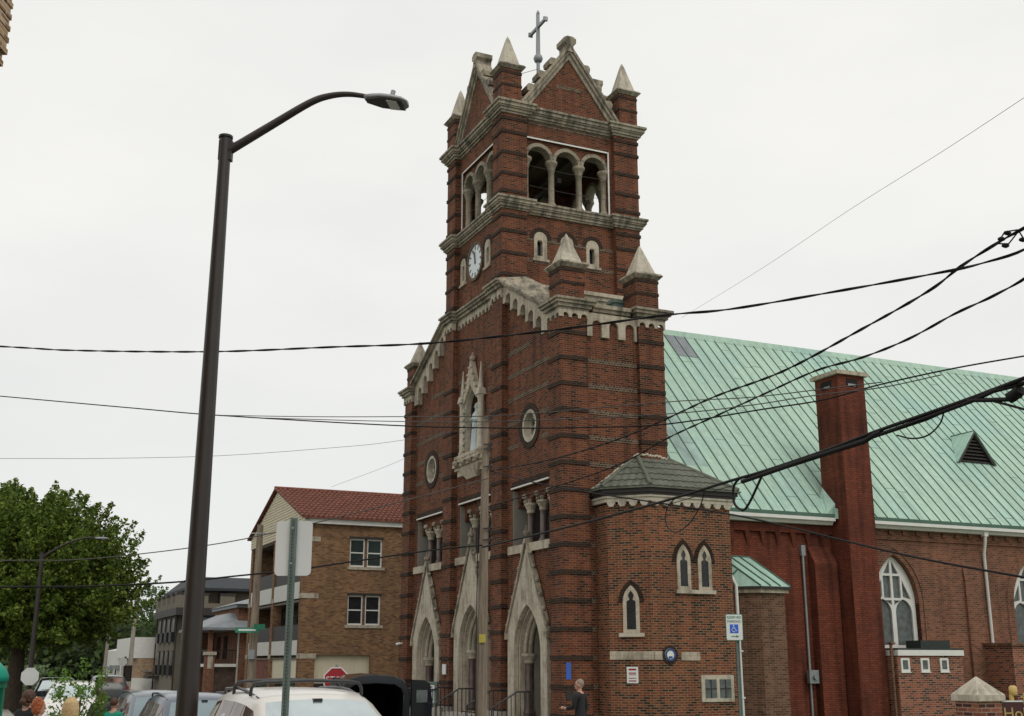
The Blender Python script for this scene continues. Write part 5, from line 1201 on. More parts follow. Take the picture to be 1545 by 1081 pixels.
cable([(0, 886), (130, 885), (260, 879), (350, 870), (460, 858), (640, 832), (728, 823)], 24, 28.8, .019, 'thick cable from the left edge to the clamp on the wooden pole')
cable([(0, 692), (150, 692), (330, 688), (500, 676), (590, 667), (720, 646)], 26, 28.8, .005, 'faint grey wire from the top of the wooden pole to the left edge', 'thincable')
cable([(500, 735), (590, 701), (690, 656), (728, 640)], 40, 28.9, .005, 'faint slanting wire from the pole top behind the apartment roof', 'thincable')
cable([(1028, 480), (1150, 405), (1280, 318), (1420, 230), (1560, 138)], 36, 14, .004, 'hair thin wire rising to the upper right corner of the sky', 'thincable')
o_, C_ = cable([(728, 826), (850, 797), (905, 783), (1000, 757), (1105, 725), (1150, 712), (1240, 682), (1320, 652), (1400, 624), (1460, 603), (1500, 588), (1560, 566)], 28.8, 10.2, .021, 'thick black bundle of telephone cables rising from the wooden pole to the right edge')
bundle = o_
def extra(pts, Y, r, name, par): b = MB(); b.tube([at(x, y, 1/((1/28.8)+(1/10.2-1/28.8)*(x-728)/(832))) for x, y in pts], r, 6); return b.build(name, 'cable', par)
extra([(1150, 712), (1200, 698), (1270, 675), (1330, 655), (1400, 630), (1470, 604), (1500, 590), (1560, 575)], 0, .022, 'strand', bundle)
extra([(1000, 764), (1105, 733), (1240, 690), (1310, 664), (1400, 634), (1462, 606)], 0, .006, 'strand', bundle)
extra([(1120, 727), (1230, 689), (1242, 686), (1305, 666), (1320, 656), (1330, 652)], 0, .031, 'splice_closure', bundle)
extra([(1460, 604), (1490, 604), (1520, 603), (1540, 598)], 0, .022, 'strand', bundle)
extra([(1488, 603), (1520, 611), (1560, 622)], 0, .012, 'strand', bundle)
extra([(1524, 600), (1530, 597), (1536, 592), (1540, 588)], 0, .06, 'insulator', bundle)
b = MB(); ax = lambda x: 1/((1/28.8)+(1/10.2-1/28.8)*(x-728)/832)
def loop(pts, r, label):
    P_ = []
    for i in range(len(pts)-1):
        for k in range(5):
            s = k/5; p0 = pts[max(i-1, 0)]; p1 = pts[i]; p2 = pts[i+1]; p3 = pts[min(i+2, len(pts)-1)]
            q = [.5*((2*p1[j])+(p2[j]-p0[j])*s+(2*p0[j]-5*p1[j]+4*p2[j]-p3[j])*s*s+(3*p1[j]-p0[j]-3*p2[j]+p3[j])*s**3) for j in (0, 1)]; P_.append(at(q[0], q[1], ax(q[0])))
    b = MB(); b.tube(P_, r, 6); return tag(b.build('cable_loop', 'cable'), label, 'cable loop')
loop([(1152, 712), (1143, 733), (1130, 760), (1121, 770), (1110, 763), (1106, 750), (1108, 732), (1118, 720)], .017, 'thick black cable loop hanging below the bundle beside the turret roof')
loop([(1104, 774), (1080, 790), (1040, 800)], .008, 'short loose cable tail below the thick loop') if False else None
loop([(1063, 741), (1056, 765), (1040, 790), (1022, 803), (1010, 799), (1004, 785), (1008, 764), (1024, 748)], .008, 'thin cable loop hanging in front of the turret brickwork')
loop([(1424, 622), (1418, 640), (1400, 657), (1376, 662), (1350, 656)], .009, 'thin slack cable loop under the bundle over the green roof')
hw = MB()
for px, py in ((1511, 361), (1517, 371), (1543, 362), (1520, 352)): hw.ico(at(px, py, 10.9), .028, 1, sx=1.6)
hw.tube([at(1505, 368, 10.95), at(1516, 350, 10.9), at(1536, 347, 10.7), at(1544, 360, 10.7)], .008, 5); hw.tube([at(1505, 368, 10.95), at(1522, 368, 10.9), at(1540, 345, 10.7)], .008, 5)
tag(hw.build('cable_clamp', 'cable'), 'cluster of small dark cable clamps at the upper right edge', 'cable clamp')
# ================================================================== VEHICLES
def wheel(par, x, y, r=.34):
    b = MB(); seg = 24; prof = [(r*.62, -.10), (r*.94, -.115), (r, -.08), (r, .08), (r*.94, .115), (r*.62, .10)]
    vs = [(x+p*math.cos(2*PI*k/seg), y+q, r+p*math.sin(2*PI*k/seg)) for p, q in prof for k in range(seg)]; n = len(prof)
    b.faces(vs, [(i*seg+k, i*seg+(k+1) % seg, ((i+1) % n)*seg+(k+1) % seg, ((i+1) % n)*seg+k) for i in range(n) for k in range(seg)], 0, True); w = b.build('wheel', 'rubber', par)
    b = MB(); s = 1 if y > 0 else -1; b.tube([(x, y-.07*s, r), (x, y+.08*s, r)], r*.62, 20); 
    for k in range(5): a = 2*PI*k/5; b.tube([(x, y+.10*s, r), (x+r*.55*math.cos(a), y+.10*s, r+r*.55*math.sin(a))], .03, 5)
    b.build('rim', 'steel', w); return w
def car(name, loc, rz, paint, label, S=None, rack=0, group=None, cat='car', wind='brightglass', side='sideglass', scale=1):
    t = empty(name, loc, rz, label, cat, group)
    S = S or [(2.28, .55, .35, .60, .66, .50), (2.2, .76, .28, .74, .80, .68), (1.85, .88, .25, .92, .98, .78), (1.05, .91, .25, 1.0, 1.10, .80), (.98, .91, .25, 1.0, 1.14, .76), (.22, .92, .25, 1.03, 1.575, .60), (-.1, .92, .25, 1.04, 1.63, .62), (-.62, .92, .25, 1.05, 1.655, .62), (-1.4, .92, .25, 1.07, 1.65, .61), (-1.95, .90, .27, 1.09, 1.60, .58), (-2.15, .88, .28, 1.08, 1.30, .66), (-2.3, .85, .3, .95, 1.0, .78), (-2.36, .78, .38, .7, .74, .7)]
    rings = []
    for x, w, zb, zt, tp, tw in S:
        h = [(0, zb), (w*.88, zb), (w, zb+.13), (w*1.0, (zb+zt)/2), (w*.965, zt), (tw+.05, tp-.06), (tw-.05, tp-.005), (tw*.5, tp+.018), (0, tp+.025)]
        rings.append([Vector((x, y, z)) for y, z in h]+[Vector((x, -y, z)) for y, z in h[-2:0:-1]])
    m_ = len(rings[0]); vs = [p for r in rings for p in r]; b = MB()
    b.faces(vs, [(i*m_+k, i*m_+(k+1) % m_, (i+1)*m_+(k+1) % m_, (i+1)*m_+k) for i in range(len(S)-1) for k in range(m_)]+[tuple(range(m_)), tuple(range(len(vs)-m_, len(vs)))[::-1]], 0, True)
    body = b.build('body', paint, t)
    sm = body.modifiers.new('b', 'EDGE_SPLIT'); sm.split_angle = R(42)
    def patch(par, quads, nm, mt, off=.006):
        b = MB()
        for q in quads:
            q = [Vector(p) for p in q]; n = (q[1]-q[0]).cross(q[-1]-q[0]).normalized(); c = sum(q, Vector())/len(q)
            if n.dot(c-Vector((c.x*.6, 0, 1.0))) < 0: n = -n
            b.hexa(q, [p+n*off for p in q])
        return b.build(nm, mt, par)
    # windshield between stations 4 and 5 across the top points
    r4, r5 = rings[4], rings[5]; L_ = lambda a, c_, s: a.lerp(c_, s)
    idx = [6, 7, 8, 9, 10]; q = []
    for a, c_ in zip(idx[:-1], idx[1:]): q.append([L_(r4[a], r5[a], .05), L_(r4[c_], r5[c_], .05), L_(r4[c_], r5[c_], .93), L_(r4[a], r5[a], .93)])
    ws = patch(t, q, 'windshield', wind)
    b = MB()
    for y0 in (.05, -.55): b.tube([L_(r4[8], r5[8], .04)+Vector((.02, y0, .02)), L_(r4[8], r5[8], .16)+Vector((.0, y0+.5, .0))], .01, 5)
    b.build('wiper', 'black', ws)
    b = MB(); p = L_(r4[8], r5[8], .93); b.box(p.x-.02, p.x+.05, -.05, .05, p.z-.02, p.z+.012); b.build('sensor_housing', 'black', ws)
    ab = [(4, 5, .5, .98), (5, 6, .02, .95), (6, 7, .05, .96), (7, 8, .04, .93), (8, 9, .07, .85)]
    for sg in (0, 1):
        i4, i5 = (4, 5) if sg == 0 else (m_-4, m_-5)
        for k, (s0, s1, f0, f1) in enumerate(ab):
            A0, A1 = rings[s0][i4].lerp(rings[s1][i4], f0), rings[s0][i4].lerp(rings[s1][i4], f1); B0, B1 = rings[s0][i5].lerp(rings[s1][i5], f0), rings[s0][i5].lerp(rings[s1][i5], f1)
            patch(t, [[L_(A0, B0, .07), L_(A1, B1, .07), L_(A1, B1, .88), L_(A0, B0, .88)]], 'side_window', side)
        s = 1 if sg == 0 else -1
        b = MB(); b.ico(Vector((.78, s*1.02, 1.12)), .13, 2, sx=.55, sy=.9, sz=.7); b.tube([(.75, s*.86, 1.05), (.78, s*1.0, 1.1)], .03, 6); b.build('mirror', paint, t)
        b = MB(); b.ico(Vector((2.05, s*.68, .74)), .17, 2, sx=.9, sy=1, sz=.5); b.build('headlight', 'alu', t)
        b = MB(); b.box(-2.28, -2.15, min(s*.72, s*.84), max(s*.72, s*.84), .9, 1.15); b.build('tail_light', 'signred', t)
        for xx in (-.1, -1.2): b = MB(); b.box(xx-.1, xx+.1, min(s*.915, s*.94), max(s*.915, s*.94), .9, .93); b.build('door_handle', paint, t)
        if rack: b = MB(); b.tube([(.05, s*.585, 1.575), (-.5, s*.60, 1.65), (-1.0, s*.60, 1.672), (-1.75, s*.59, 1.65), (-1.85, s*.58, 1.6)], .018, 6); b.build('roof_rail', 'black', t)
    for x in (1.42, -1.38):
        for y in (.80, -.80): wheel(t, x, y)
    b = MB(); b.box(2.2, 2.3, -.5, .5, .42, .62); b.build('grille', 'black', t)
    q = []; ra, rb = rings[9], rings[10]
    for a, c_ in ((6, 7), (7, 8), (8, 9), (9, 10)): q.append([L_(ra[a], rb[a], .2), L_(ra[c_], rb[c_], .2), L_(ra[c_], rb[c_], .95), L_(ra[a], rb[a], .95)])
    patch(t, q, 'rear_window', side)
    if rack == 2:
        for x in (-.15, -1.05):
            b = MB(); b.tube([(x, y, z) for y, z in ((-.64, 1.60), (-.635, 1.68), (-.60, 1.735), (-.5, 1.75), (0, 1.765), (.5, 1.75), (.60, 1.735), (.635, 1.68), (.64, 1.60))], .019, 8); b.build('roof_bar', 'black', t)
    return t
head = math.atan2(-av.y, -av.x)         # cars face down the street towards the camera
def place(px, py, Y): p = at(px, py, Y); return Vector((p.x, Y, gz(Y)))
c1 = at(476, 1045, 13.3); fwd = -av
p = Vector((c1.x, c1.y, 0))-fwd*.2; p.z = gz(p.y)-.02; car('parked_car', p, head, 'carwhite', 'white car with black roof bars, nearest in the row by the lamp pole', rack=2, group='cars parked along the kerb')
c2 = at(308, 1045, 21); p = Vector((c2.x, c2.y, 0))-fwd*.2; p.z = .08; car('parked_car', p, head, 'carblue', 'grey blue car half hidden by the lamp pole, second in the parked row', rack=1, wind='midglass', group='cars parked along the kerb')
c3 = at(246, 1043, 26.3); p = Vector((c3.x, c3.y, 0))-fwd*.2; p.z = -.0; car('parked_car', p, head, 'carsilver', 'silver car with a roof rack, third in the parked row', rack=1, wind='midglass', group='cars parked along the kerb')
q = at(108, 1060, 40); car('parked_car', (q.x, 40, 0), head-R(8), 'carwhite', 'white car behind the blond woman and the sapling', rack=0)
q = at(158, 1052, 60); car('parked_car', (q.x, 60, 0), head+PI, 'cardark', 'dark car driving away down the street, left of the silver car')
q = at(84, 1050, 50); car('parked_car', (q.x, 50, 0), head-R(4), 'carblack', 'black car behind the white car on the left pavement')
# black van with open rear door
HV = at(578, 1030, 27.5); hv = empty('van', (HV.x-.22, 27.9, 0), math.atan2(av.y, av.x)-R(11), 'black van with its rear door swung open towards the church', 'van')
def hprof(w, zt, zb=.42): return [(-w, zb), (w, zb), (w, zt-.5), (w*.95, zt-.28), (w*.8, zt-.1), (w*.45, zt-.01), (0, zt+.02), (-w*.45, zt-.01), (-w*.8, zt-.1), (-w*.95, zt-.28), (-w, zt-.5)]
b = MB(); Fv = lambda a, z, d: (d, a, z)
b.prism([hprof(.82, 2.0), [(-.64, .62), (.64, .62), (.66, 1.55), (.6, 1.70), (.46, 1.78), (0, 1.81), (-.46, 1.78), (-.6, 1.70), (-.66, 1.55)]], Fv, 0, 3.1); b.prism([hprof(.81, 1.99)], Fv, 3.1, 3.3)
b.hexa([(3.3, y, z) for y, z in ((-.86, .42), (.86, .42), (.86, 1.5), (-.86, 1.5))], [(5.0, y, z) for y, z in ((-.78, .42), (.78, .42), (.76, .95), (-.76, .95))])
b.hexa([(3.3, y, z) for y, z in ((-.85, 1.5), (.85, 1.5), (.7, 1.93), (-.7, 1.93))], [(3.9, y, z) for y, z in ((-.8, 1.28), (.8, 1.28), (.66, 1.5), (-.66, 1.5))])
b.build('body', 'carblack', hv, bevel=.02)
b = MB(); b.box(.03, 3.0, -.66, .66, .63, .66); b.build('load_floor', 'pole', hv); b = MB(); b.box(2.9, 3.0, -.64, .64, .66, 1.75); b.box(2.88, 2.9, -.6, .6, .7, 1.5); b.build('lining', 'dark', hv)
b = MB(); b.box(.3, .5, .3, .5, 1.05, 1.6); b.build('curtain', 'cream', hv)
b = MB(); b.box(.5, 1.9, -.5, .1, .67, .82); b.build('wooden_tray', plain('varnished wood', (.30, .13, .04), .35), hv)
def vdoor(sgn, ang, name):
    d = empty(name, (0, sgn*.86, 0), ang); d.parent = hv
    b = MB(); b.prism([[(0, .5), (.60, .5), (.62, 1.4), (.55, 1.8), (.38, 1.88), (0, 1.9)]], lambda a, z, dd: (dd, -sgn*a, z), -.05, .0); b.build('door_panel', 'carblack', d)
    b = MB(); b.prism([[(.13, 1.38), (.46, 1.38), (.46, 1.66), (.13, 1.66)]], lambda a, z, dd: (dd, -sgn*a, z), -.065, .012); b.build('door_window', 'greyglass', d)
vdoor(-1, R(-150), 'rear_door')
b = MB(); b.box(.4, 1.0, .885, .9, 1.3, 1.68); b.build('side_window', 'brightglass', hv)
for x in (.9, 4.2):
    for y in (.78, -.78): wheel(hv, x, y, .36)
b = MB(); b.box(-.1, .05, -.8, .8, .4, .6); b.build('bumper', 'steel', hv)
# ================================================================== PEOPLE
def skinned(nodes, edges, sub=2):
    me = bpy.data.meshes.new('s'); me.from_pydata([n[0] for n in nodes], edges, []); o = bpy.data.objects.new('s', me); COL.objects.link(o)
    md = o.modifiers.new('k', 'SKIN'); md.use_smooth_shade = True
    for i, n in enumerate(nodes): sv = me.skin_vertices[0].data[i]; sv.radius = n[1]; sv.use_root = (i == 0)
    m2 = o.modifiers.new('s', 'SUBSURF'); m2.levels = sub; m2.render_levels = sub
    dg = bpy.context.evaluated_depsgraph_get(); dg.update(); r = bpy.data.meshes.new_from_object(o.evaluated_get(dg)); bpy.data.objects.remove(o); return r
def fuse(meshes, voxel, name, mt, par):
    bm = bmesh.new()
    for m_ in meshes: bm.from_mesh(m_)
    me = bpy.data.meshes.new(name); bm.to_mesh(me); bm.free(); o = bpy.data.objects.new(name+'_tmp', me); COL.objects.link(o)
    md = o.modifiers.new('r', 'REMESH'); md.mode = 'VOXEL'; md.voxel_size = voxel; md.use_smooth_shade = True
    m3 = o.modifiers.new('sm', 'SMOOTH'); m3.iterations = 3; m3.factor = .5
    dg = bpy.context.evaluated_depsgraph_get(); dg.update(); r = bpy.data.meshes.new_from_object(o.evaluated_get(dg)); bpy.data.objects.remove(o); r.name = name
    r.materials.clear(); r.materials.append(M[mt]); q = bpy.data.objects.new(name, r); COL.objects.link(q); q.parent = par; return q
def mesh_of(b): me = bpy.data.meshes.new('t'); b.bm.to_mesh(me); b.bm.free(); return me
def person(loc, rz, h, label, hair, top, legs, style='short', armL=None, armR=None, turn=0, group=None, female=True):
    """faces local +y; x to the person's right"""
    t = empty('person', loc, rz, label, 'person', group); k = h/1.75; V_ = lambda *p: Vector(p)*k; sw = .175 if female else .205
    aR = armR or [(sw, 0, 1.42), (sw+.06, -.02, 1.15), (sw+.05, .06, .90), (sw+.04, .09, .82)]
    aL = armL or [(-sw, 0, 1.42), (-sw-.06, -.02, 1.15), (-sw-.05, .06, .90), (-sw-.04, .09, .82)]
    nodes = [((0, 0, .95), (.15, .11)), ((0, 0, 1.12), (.13, .09)), ((0, 0, 1.3), (.155, .105)), ((0, -.01, 1.43), (.10, .075)), ((0, 0, 1.50), (.055, .055)), ((0, .01, 1.60), (.05, .055))]
    ed = [(0, 1), (1, 2), (2, 3), (3, 4), (4, 5)]
    def chain(start, pts, rs):
        prev = start
        for p, r in zip(pts, rs): nodes.append((p, (r, r))); ed.append((prev, len(nodes)-1)); prev = len(nodes)-1
    chain(3, aR, (.062, .046, .032, .030)); chain(3, aL, (.062, .046, .032, .030))
    for s in (1, -1): chain(0, [(s*.09, 0, .86), (s*.10, .01, .48), (s*.10, -.02, .09), (s*.105, .12, .04)], (.088, .058, .042, .036))
    nk = [(V_(*p), (r[0]*k, r[1]*k)) for p, r in nodes]; bm_ = skinned(nk, ed)
    b = MB(); ct, st = math.cos(turn), math.sin(turn); hc = V_(0, .015, 1.64)
    def hp(x, y, z): return hc+Vector((x*ct-y*st, x*st+y*ct, z))*k
    b.ico(hp(0, 0, .02), .098*k, 3, sx=.84, sy=1.0, sz=1.12); b.ico(hp(0, .035, -.055), .062*k, 2, sx=.9, sy=.95, sz=1.05)
    b.tube([hp(0, .088, .015), hp(0, .112, -.028)], [.010*k, .017*k], 8); b.ico(hp(0, .092, -.062), .02*k, 1, sx=1.2, sz=.5)
    for s in (1, -1): b.ico(hp(s*.085, -.005, -.005), .026*k, 1, sx=.45, sz=1.2); b.ico(hp(s*.03, .082, .045), .02*k, 1, sx=1.3, sz=.4)
    hands = []
    for arm in (aR, aL):      # palm, four curled fingers and a thumb
        a, c_ = V_(*arm[-2]), V_(*arm[-1]); d = (c_-a).normalized(); sd = d.cross(Vector((0, 0, 1)));
        sd = Vector((0, 1, 0)) if sd.length < .4 else sd.normalized(); up = sd.cross(d)
        b.ico(c_+d*.03*k, .042*k, 2, sx=.8, sy=.8, sz=1.0)
        for j in range(4):
            o_ = c_+d*.05*k+sd*(-.030+.02*j)*k; L = (.062, .072, .068, .052)[j]*k; b.tube([o_, o_+d*L*.5-up*.006*k, o_+d*L*.95-up*.024*k], [.0095*k, .0085*k, .007*k], 6)
        o_ = c_+d*.015*k+sd*.035*k; b.tube([o_, o_+sd*.022*k+d*.02*k, o_+sd*.028*k+d*.045*k], [.011*k, .010*k, .008*k], 6)
    body = fuse([bm_, mesh_of(b)], .0085*k, 'body', 'skin', t)
    b = MB()
    for s in (1, -1): b.ico(hp(s*.031, .083, .022), .0115*k, 1, sx=1.2)
    b.build('eye', 'black', t)
    # clothes
    sn = []; se = []
    for p, r in nodes[:4]: sn.append((V_(*p), (r[0]*1.12*k+.008, r[1]*1.15*k+.008)))
    se = [(0, 1), (1, 2), (2, 3)]; sn.insert(0, (V_(0, 0, .86), (.165*k, .125*k))); se = [(0, 1), (1, 2), (2, 3), (3, 4)]; sn.append((V_(0, -.005, 1.525), (.068*k, .072*k))); se.append((4, 5))
    for arm in (aR, aL):
        pr = 4
        for p, r in zip(arm[:3], (.075, .060, .044)): sn.append((V_(*p), (r*k, r*k))); se.append((pr, len(sn)-1)); pr = len(sn)-1
    fuse([skinned(sn, se)], .011*k, 'shirt', top, t)
    ln = [(V_(0, 0, .93), (.16*k, .12*k))]; le = []
    for s in (1, -1):
        pr = 0
        for p, r in zip([(s*.09, 0, .84), (s*.10, .01, .48), (s*.10, -.02, .12)], (.102, .075, .062)): ln.append((V_(*p), (r*k, r*k))); le.append((pr, len(ln)-1)); pr = len(ln)-1
    fuse([skinned(ln, le)], .013*k, 'trousers', legs, t)
    b = MB()
    for s in (1, -1): b.ico(V_(s*.102, .05, .045), .06*k, 2, sx=.8, sy=2.0, sz=.75)
    b.build('shoe', 'black', t)
    # hair
    b = MB()
    if style == 'short':
        b.ico(hp(0, -.022, .045), .101*k, 3, sx=.88, sy=.94, sz=1.02)
    elif style == 'bob':
        for j in range(90):
            a = R(170)+R(200)*random.random(); r0 = random.uniform(.02, .09); b.tube([hp(r0*.5*math.cos(a), r0*.5*math.sin(a)-.01, .155), hp(.105*math.cos(a), .11*math.sin(a)-.01, .07), hp(.125*math.cos(a), .115*math.sin(a)-.015, -.03), hp((.122+.012*math.sin(j))*math.cos(a), .105*math.sin(a)-.02, -.13-.02*random.random())], [.012*k, .016*k, .016*k, .009*k], 5)
        b.ico(hp(0, -.02, .02), .118*k, 3, sx=1.0, sy=1.0, sz=.98); b.ico(hp(0, -.04, -.06), .118*k, 3, sx=1.05, sy=.72, sz=.85); b.ico(hp(.07, -.02, -.08), .06*k, 2, sz=1.3); b.ico(hp(-.07, -.02, -.08), .06*k, 2, sz=1.3)
    elif style == 'curly':
        for j in range(60):
            a, z = random.uniform(PI*.98, PI*2.02), random.uniform(-.10, .12); rr = .095*math.sqrt(max(.05, 1-(z/.15)**2)); b.ico(hp(rr*math.cos(a), rr*math.sin(a)*.95, z+.02), random.uniform(.028, .042)*k, 1)
        b.ico(hp(0, -.02, .04), .11*k, 2, sx=.95)
    elif style == 'bun':
        b.ico(hp(0, -.02, .04), .112*k, 3, sx=.94); b.ico(hp(0, -.12, -.04), .06*k, 2); 
        for j in range(24): a = random.uniform(PI, 2*PI); b.ico(hp(.1*math.cos(a), .1*math.sin(a), random.uniform(-.09, .08)), .03*k, 1)
    me = mesh_of(b); hr = fuse([me], .006*k, 'hair', hair, t); return t
def dirz(dx, dy): return math.atan2(dy, dx)-PI/2
q = at(875, 1030, 28); mR = None
person((q.x, 28.1, .10), dirz(-.75, .45), 1.78, 'man with short grey hair and black jacket gesturing beside the corner pier', 'hair_grey', 'black_cloth', 'grey_cloth', 'short',
       armL=[(-.205, 0, 1.42), (-.24, .04, 1.16), (-.16, .27, 1.13), (-.14, .36, 1.14)], turn=R(18), female=False)
q = at(108, 1055, 17.6); person((q.x, 17.6, gz(17.6)+.0), dirz(.05, 1), 1.56, 'blond woman with a bob seen from behind, in dark red', 'hair_blond', 'maroon_cloth', 'black_cloth', 'bob')
q = at(59, 1052, 17.2); person((q.x, 17.2, gz(17.2)+.02), dirz(1, .35), 1.53, 'ginger haired woman in dark grey facing right', 'hair_red', 'grey_cloth', 'black_cloth', 'curly')
q = at(44, 1050, 18.4); person((q.x, 18.4, gz(18.4)+.05), dirz(.5, 1), 1.64, 'brown haired woman in black behind the ginger haired woman', 'hair_brown', 'black_cloth', 'black_cloth', 'bun')
q = at(172, 1068, 24); person((q.x, 24, .0), dirz(.3, 1), 1.58, 'person in a teal green top walking beside the silver car', 'hair_brown', 'teal', 'black_cloth', 'short')
q = at(152, 1062, 27); person((q.x, 27, .0), dirz(-.3, 1), 1.66, 'person in dark clothes left of the teal topped one', 'hair_brown', 'grey_cloth', 'black_cloth', 'short')
# statue in the niche
s_ = empty('statue', W(.34, 7.5, 9.7), YAW+PI*1.5, 'pale blue and white robed statue standing in the facade niche', 'statue')
b = MB(); b.lathe((0, 0, 0), [(.30, 0), (.32, .15), (.27, .5), (.22, 1.0), (.24, 1.3), (.23, 1.5), (.12, 1.62), (.07, 1.68)], 18, sx=1, sy=.8)
for k in range(9): a = PI+k*PI/8+.0; b.tube([(.30*math.cos(a), .24*math.sin(a), .02), (.23*math.cos(a), .18*math.sin(a), 1.0), (.2*math.cos(a), .16*math.sin(a), 1.45)], .025, 5)
b.tube([(-.22, -.02, 1.48), (-.25, -.14, 1.22), (-.03, -.24, 1.32)], [.07, .06, .035], 8); b.tube([(.22, -.02, 1.48), (.25, -.14, 1.22), (.03, -.24, 1.32)], [.07, .06, .035], 8)
b.ico(Vector((0, -.01, 1.80)), .115, 2, sx=.85, sy=.95, sz=1.15); b.tube([(0, -.11, 1.8), (0, -.135, 1.77)], .014, 6); b.build('figure', 'statue', s_)
b = MB(); b.ico(Vector((0, .03, 1.82)), .15, 2, sx=.95, sy=.95, sz=1.1); b.tube([(0, .06, 1.85), (0, .1, 1.5), (0, .12, 1.0), (0, .14, .4)], [.14, .2, .22, .2], 10); b.build('veil', plain('pale blue paint', (.36, .46, .53), .5), s_)
# ================================================================== TREES
def leaves_mesh(name, L, mt, par):
    """L: list of (pos, normal, size)"""
    vs = []; fs = []
    for p, d, s in L:
        d = d.normalized(); a = d.orthogonal().normalized(); a = Matrix.Rotation(random.uniform(0, 2*PI), 3, d) @ a; c = d.cross(a); i = len(vs)
        vs += [p-a*s, p-c*s*.55+d*s*.1, p+a*s, p+c*s*.55+d*s*.1]; fs.append((i, i+1, i+2, i+3))
    me = bpy.data.meshes.new(name); me.from_pydata([tuple(v) for v in vs], [], fs); me.materials.append(M[mt]); o = bpy.data.objects.new(name, me); COL.objects.link(o); o.parent = par; return o
def tree(name, loc, label, cat, trunk_h, rt, cz, rad, shoots, leaf, lsize, mt='leaf', spiky=.5, group=None, lpershoot=26, lean=(0, 0), spikes=0):
    t = empty(name, loc, random.uniform(0, 6), label, cat, group); C0 = Vector((lean[0], lean[1], cz)); rx, ry, rzv = rad
    b = MB(); top = Vector((lean[0]*.5, lean[1]*.5, trunk_h)); b.tube([(0, 0, -.1), (.05, 0, trunk_h*.4), top, C0+Vector((0, 0, rzv*.35))], [rt*1.25, rt, rt*.75, rt*.15], 12); L = []
    limbs = []
    for k in range(13):
        a = k*2.4+random.random()*.6; el = random.uniform(-.15, .8); e = C0+Vector((math.cos(a)*rx*.72*math.cos(el), math.sin(a)*ry*.72*math.cos(el), math.sin(el)*rzv*.75))
        s0 = top+Vector((0, 0, random.uniform(0, cz-trunk_h)*.8)); m_ = s0.lerp(e, .5)+Vector((0, 0, random.uniform(-.1, .25)*rzv*.4)); b.tube([s0, m_, e], [rt*.42, rt*.25, rt*.07], 6); limbs.append((s0, m_, e))
    b.build('trunk', 'bark', t)
    tw = MB()
    for k in range(shoots):
        u = random.uniform(-1, 1); a = random.uniform(0, 2*PI); r_ = math.sqrt(1-u*u); dr = Vector((r_*math.cos(a), r_*math.sin(a), u))
        nz = noise.noise(dr*2.6+Vector(loc)*.37); rr = random.uniform(.42, 1.0)**.6*(1+.55*nz)
        e = C0+Vector((dr.x*rx, dr.y*ry, dr.z*rzv))*rr
        if u < -.55: e.z = C0.z-rzv*.55*random.uniform(.7, 1.05)
        out = (dr+Vector((0, 0, spiky*(1.2 if u > -.1 else .1)))).normalized(); Ls = random.uniform(.6, 1.25)*min(rx, rzv)*.28*(1+spiky*.7*(k % 3 == 0)); s0 = e-out*Ls*.5; e2 = e+out*Ls*.6
        if k % 4 == 0: tw.tube([s0, e2], [.02*rt/.35, .006], 4)
        for j in range(lpershoot):
            f = random.random(); p = s0.lerp(e2, f); w = (1-f)*.20*Ls+.04
            p = p+Vector((random.gauss(0, w), random.gauss(0, w), random.gauss(0, w*.6))); nrm_ = Vector((random.gauss(0, .7), random.gauss(0, .7), random.uniform(.2, 1.2))); L.append((p, nrm_, lsize*random.uniform(.6, 1.25)))
    for k in range(spikes):      # long leafy leaders that break the outline
        a = random.uniform(0, 2*PI); el = random.uniform(-.35, 1.45); dr = Vector((math.cos(a)*math.cos(el), math.sin(a)*math.cos(el), math.sin(el))); s0 = C0+Vector((dr.x*rx, dr.y*ry, dr.z*rzv))*.86
        d_ = (dr+Vector((0, 0, .55))).normalized(); Ls = random.uniform(.9, 2.6); e2 = s0+d_*Ls; tw.tube([s0-d_*.5, e2], [.03, .006], 4)
        for j in range(int(70*Ls)):
            f = random.random()**.8; p = s0+(e2-s0)*f; w = .30*(1-f)**.7*min(1, Ls)+.035; L.append((p+Vector((random.gauss(0, w), random.gauss(0, w), random.gauss(0, w))), Vector((random.gauss(0, .7), random.gauss(0, .7), random.uniform(.2, 1.2))), lsize*random.uniform(.6, 1.1)))
    tw.build('branches', 'bark', t); leaves_mesh('crown', L, mt, t); return t
q = at(62, 900, 58)
tree('maple_tree', (q.x-1.0, 58, 0), 'large dense maple tree with upright leafy shoots at the left of the street', 'tree', 2.0, .5, 5.6, (4.4, 4.8, 3.6), 2300, None, .125, 'leaf', .75, lpershoot=36, lean=(.4, 0), spikes=260)
q = at(122, 1042, 24); tree('sapling', (q.x, 24, 0), 'small bright green sapling beside the white car', 'tree', .7, .05, 1.45, (.62, .62, .7), 80, None, .04, 'leaf2', .5, lpershoot=20)
random.seed(5)
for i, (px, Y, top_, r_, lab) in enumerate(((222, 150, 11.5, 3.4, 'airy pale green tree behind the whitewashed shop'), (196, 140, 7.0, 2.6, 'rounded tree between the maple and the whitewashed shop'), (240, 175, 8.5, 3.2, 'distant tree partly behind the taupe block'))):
    q = at(px, 990, Y); tree('tree', (q.x, Y, 0), lab, 'tree', 2.5, .3, top_*.62, (r_, r_, top_*.42), 190 if i == 0 else 260, None, .22, 'leaf3', .3, lpershoot=20, group='trees beyond the end of the street')
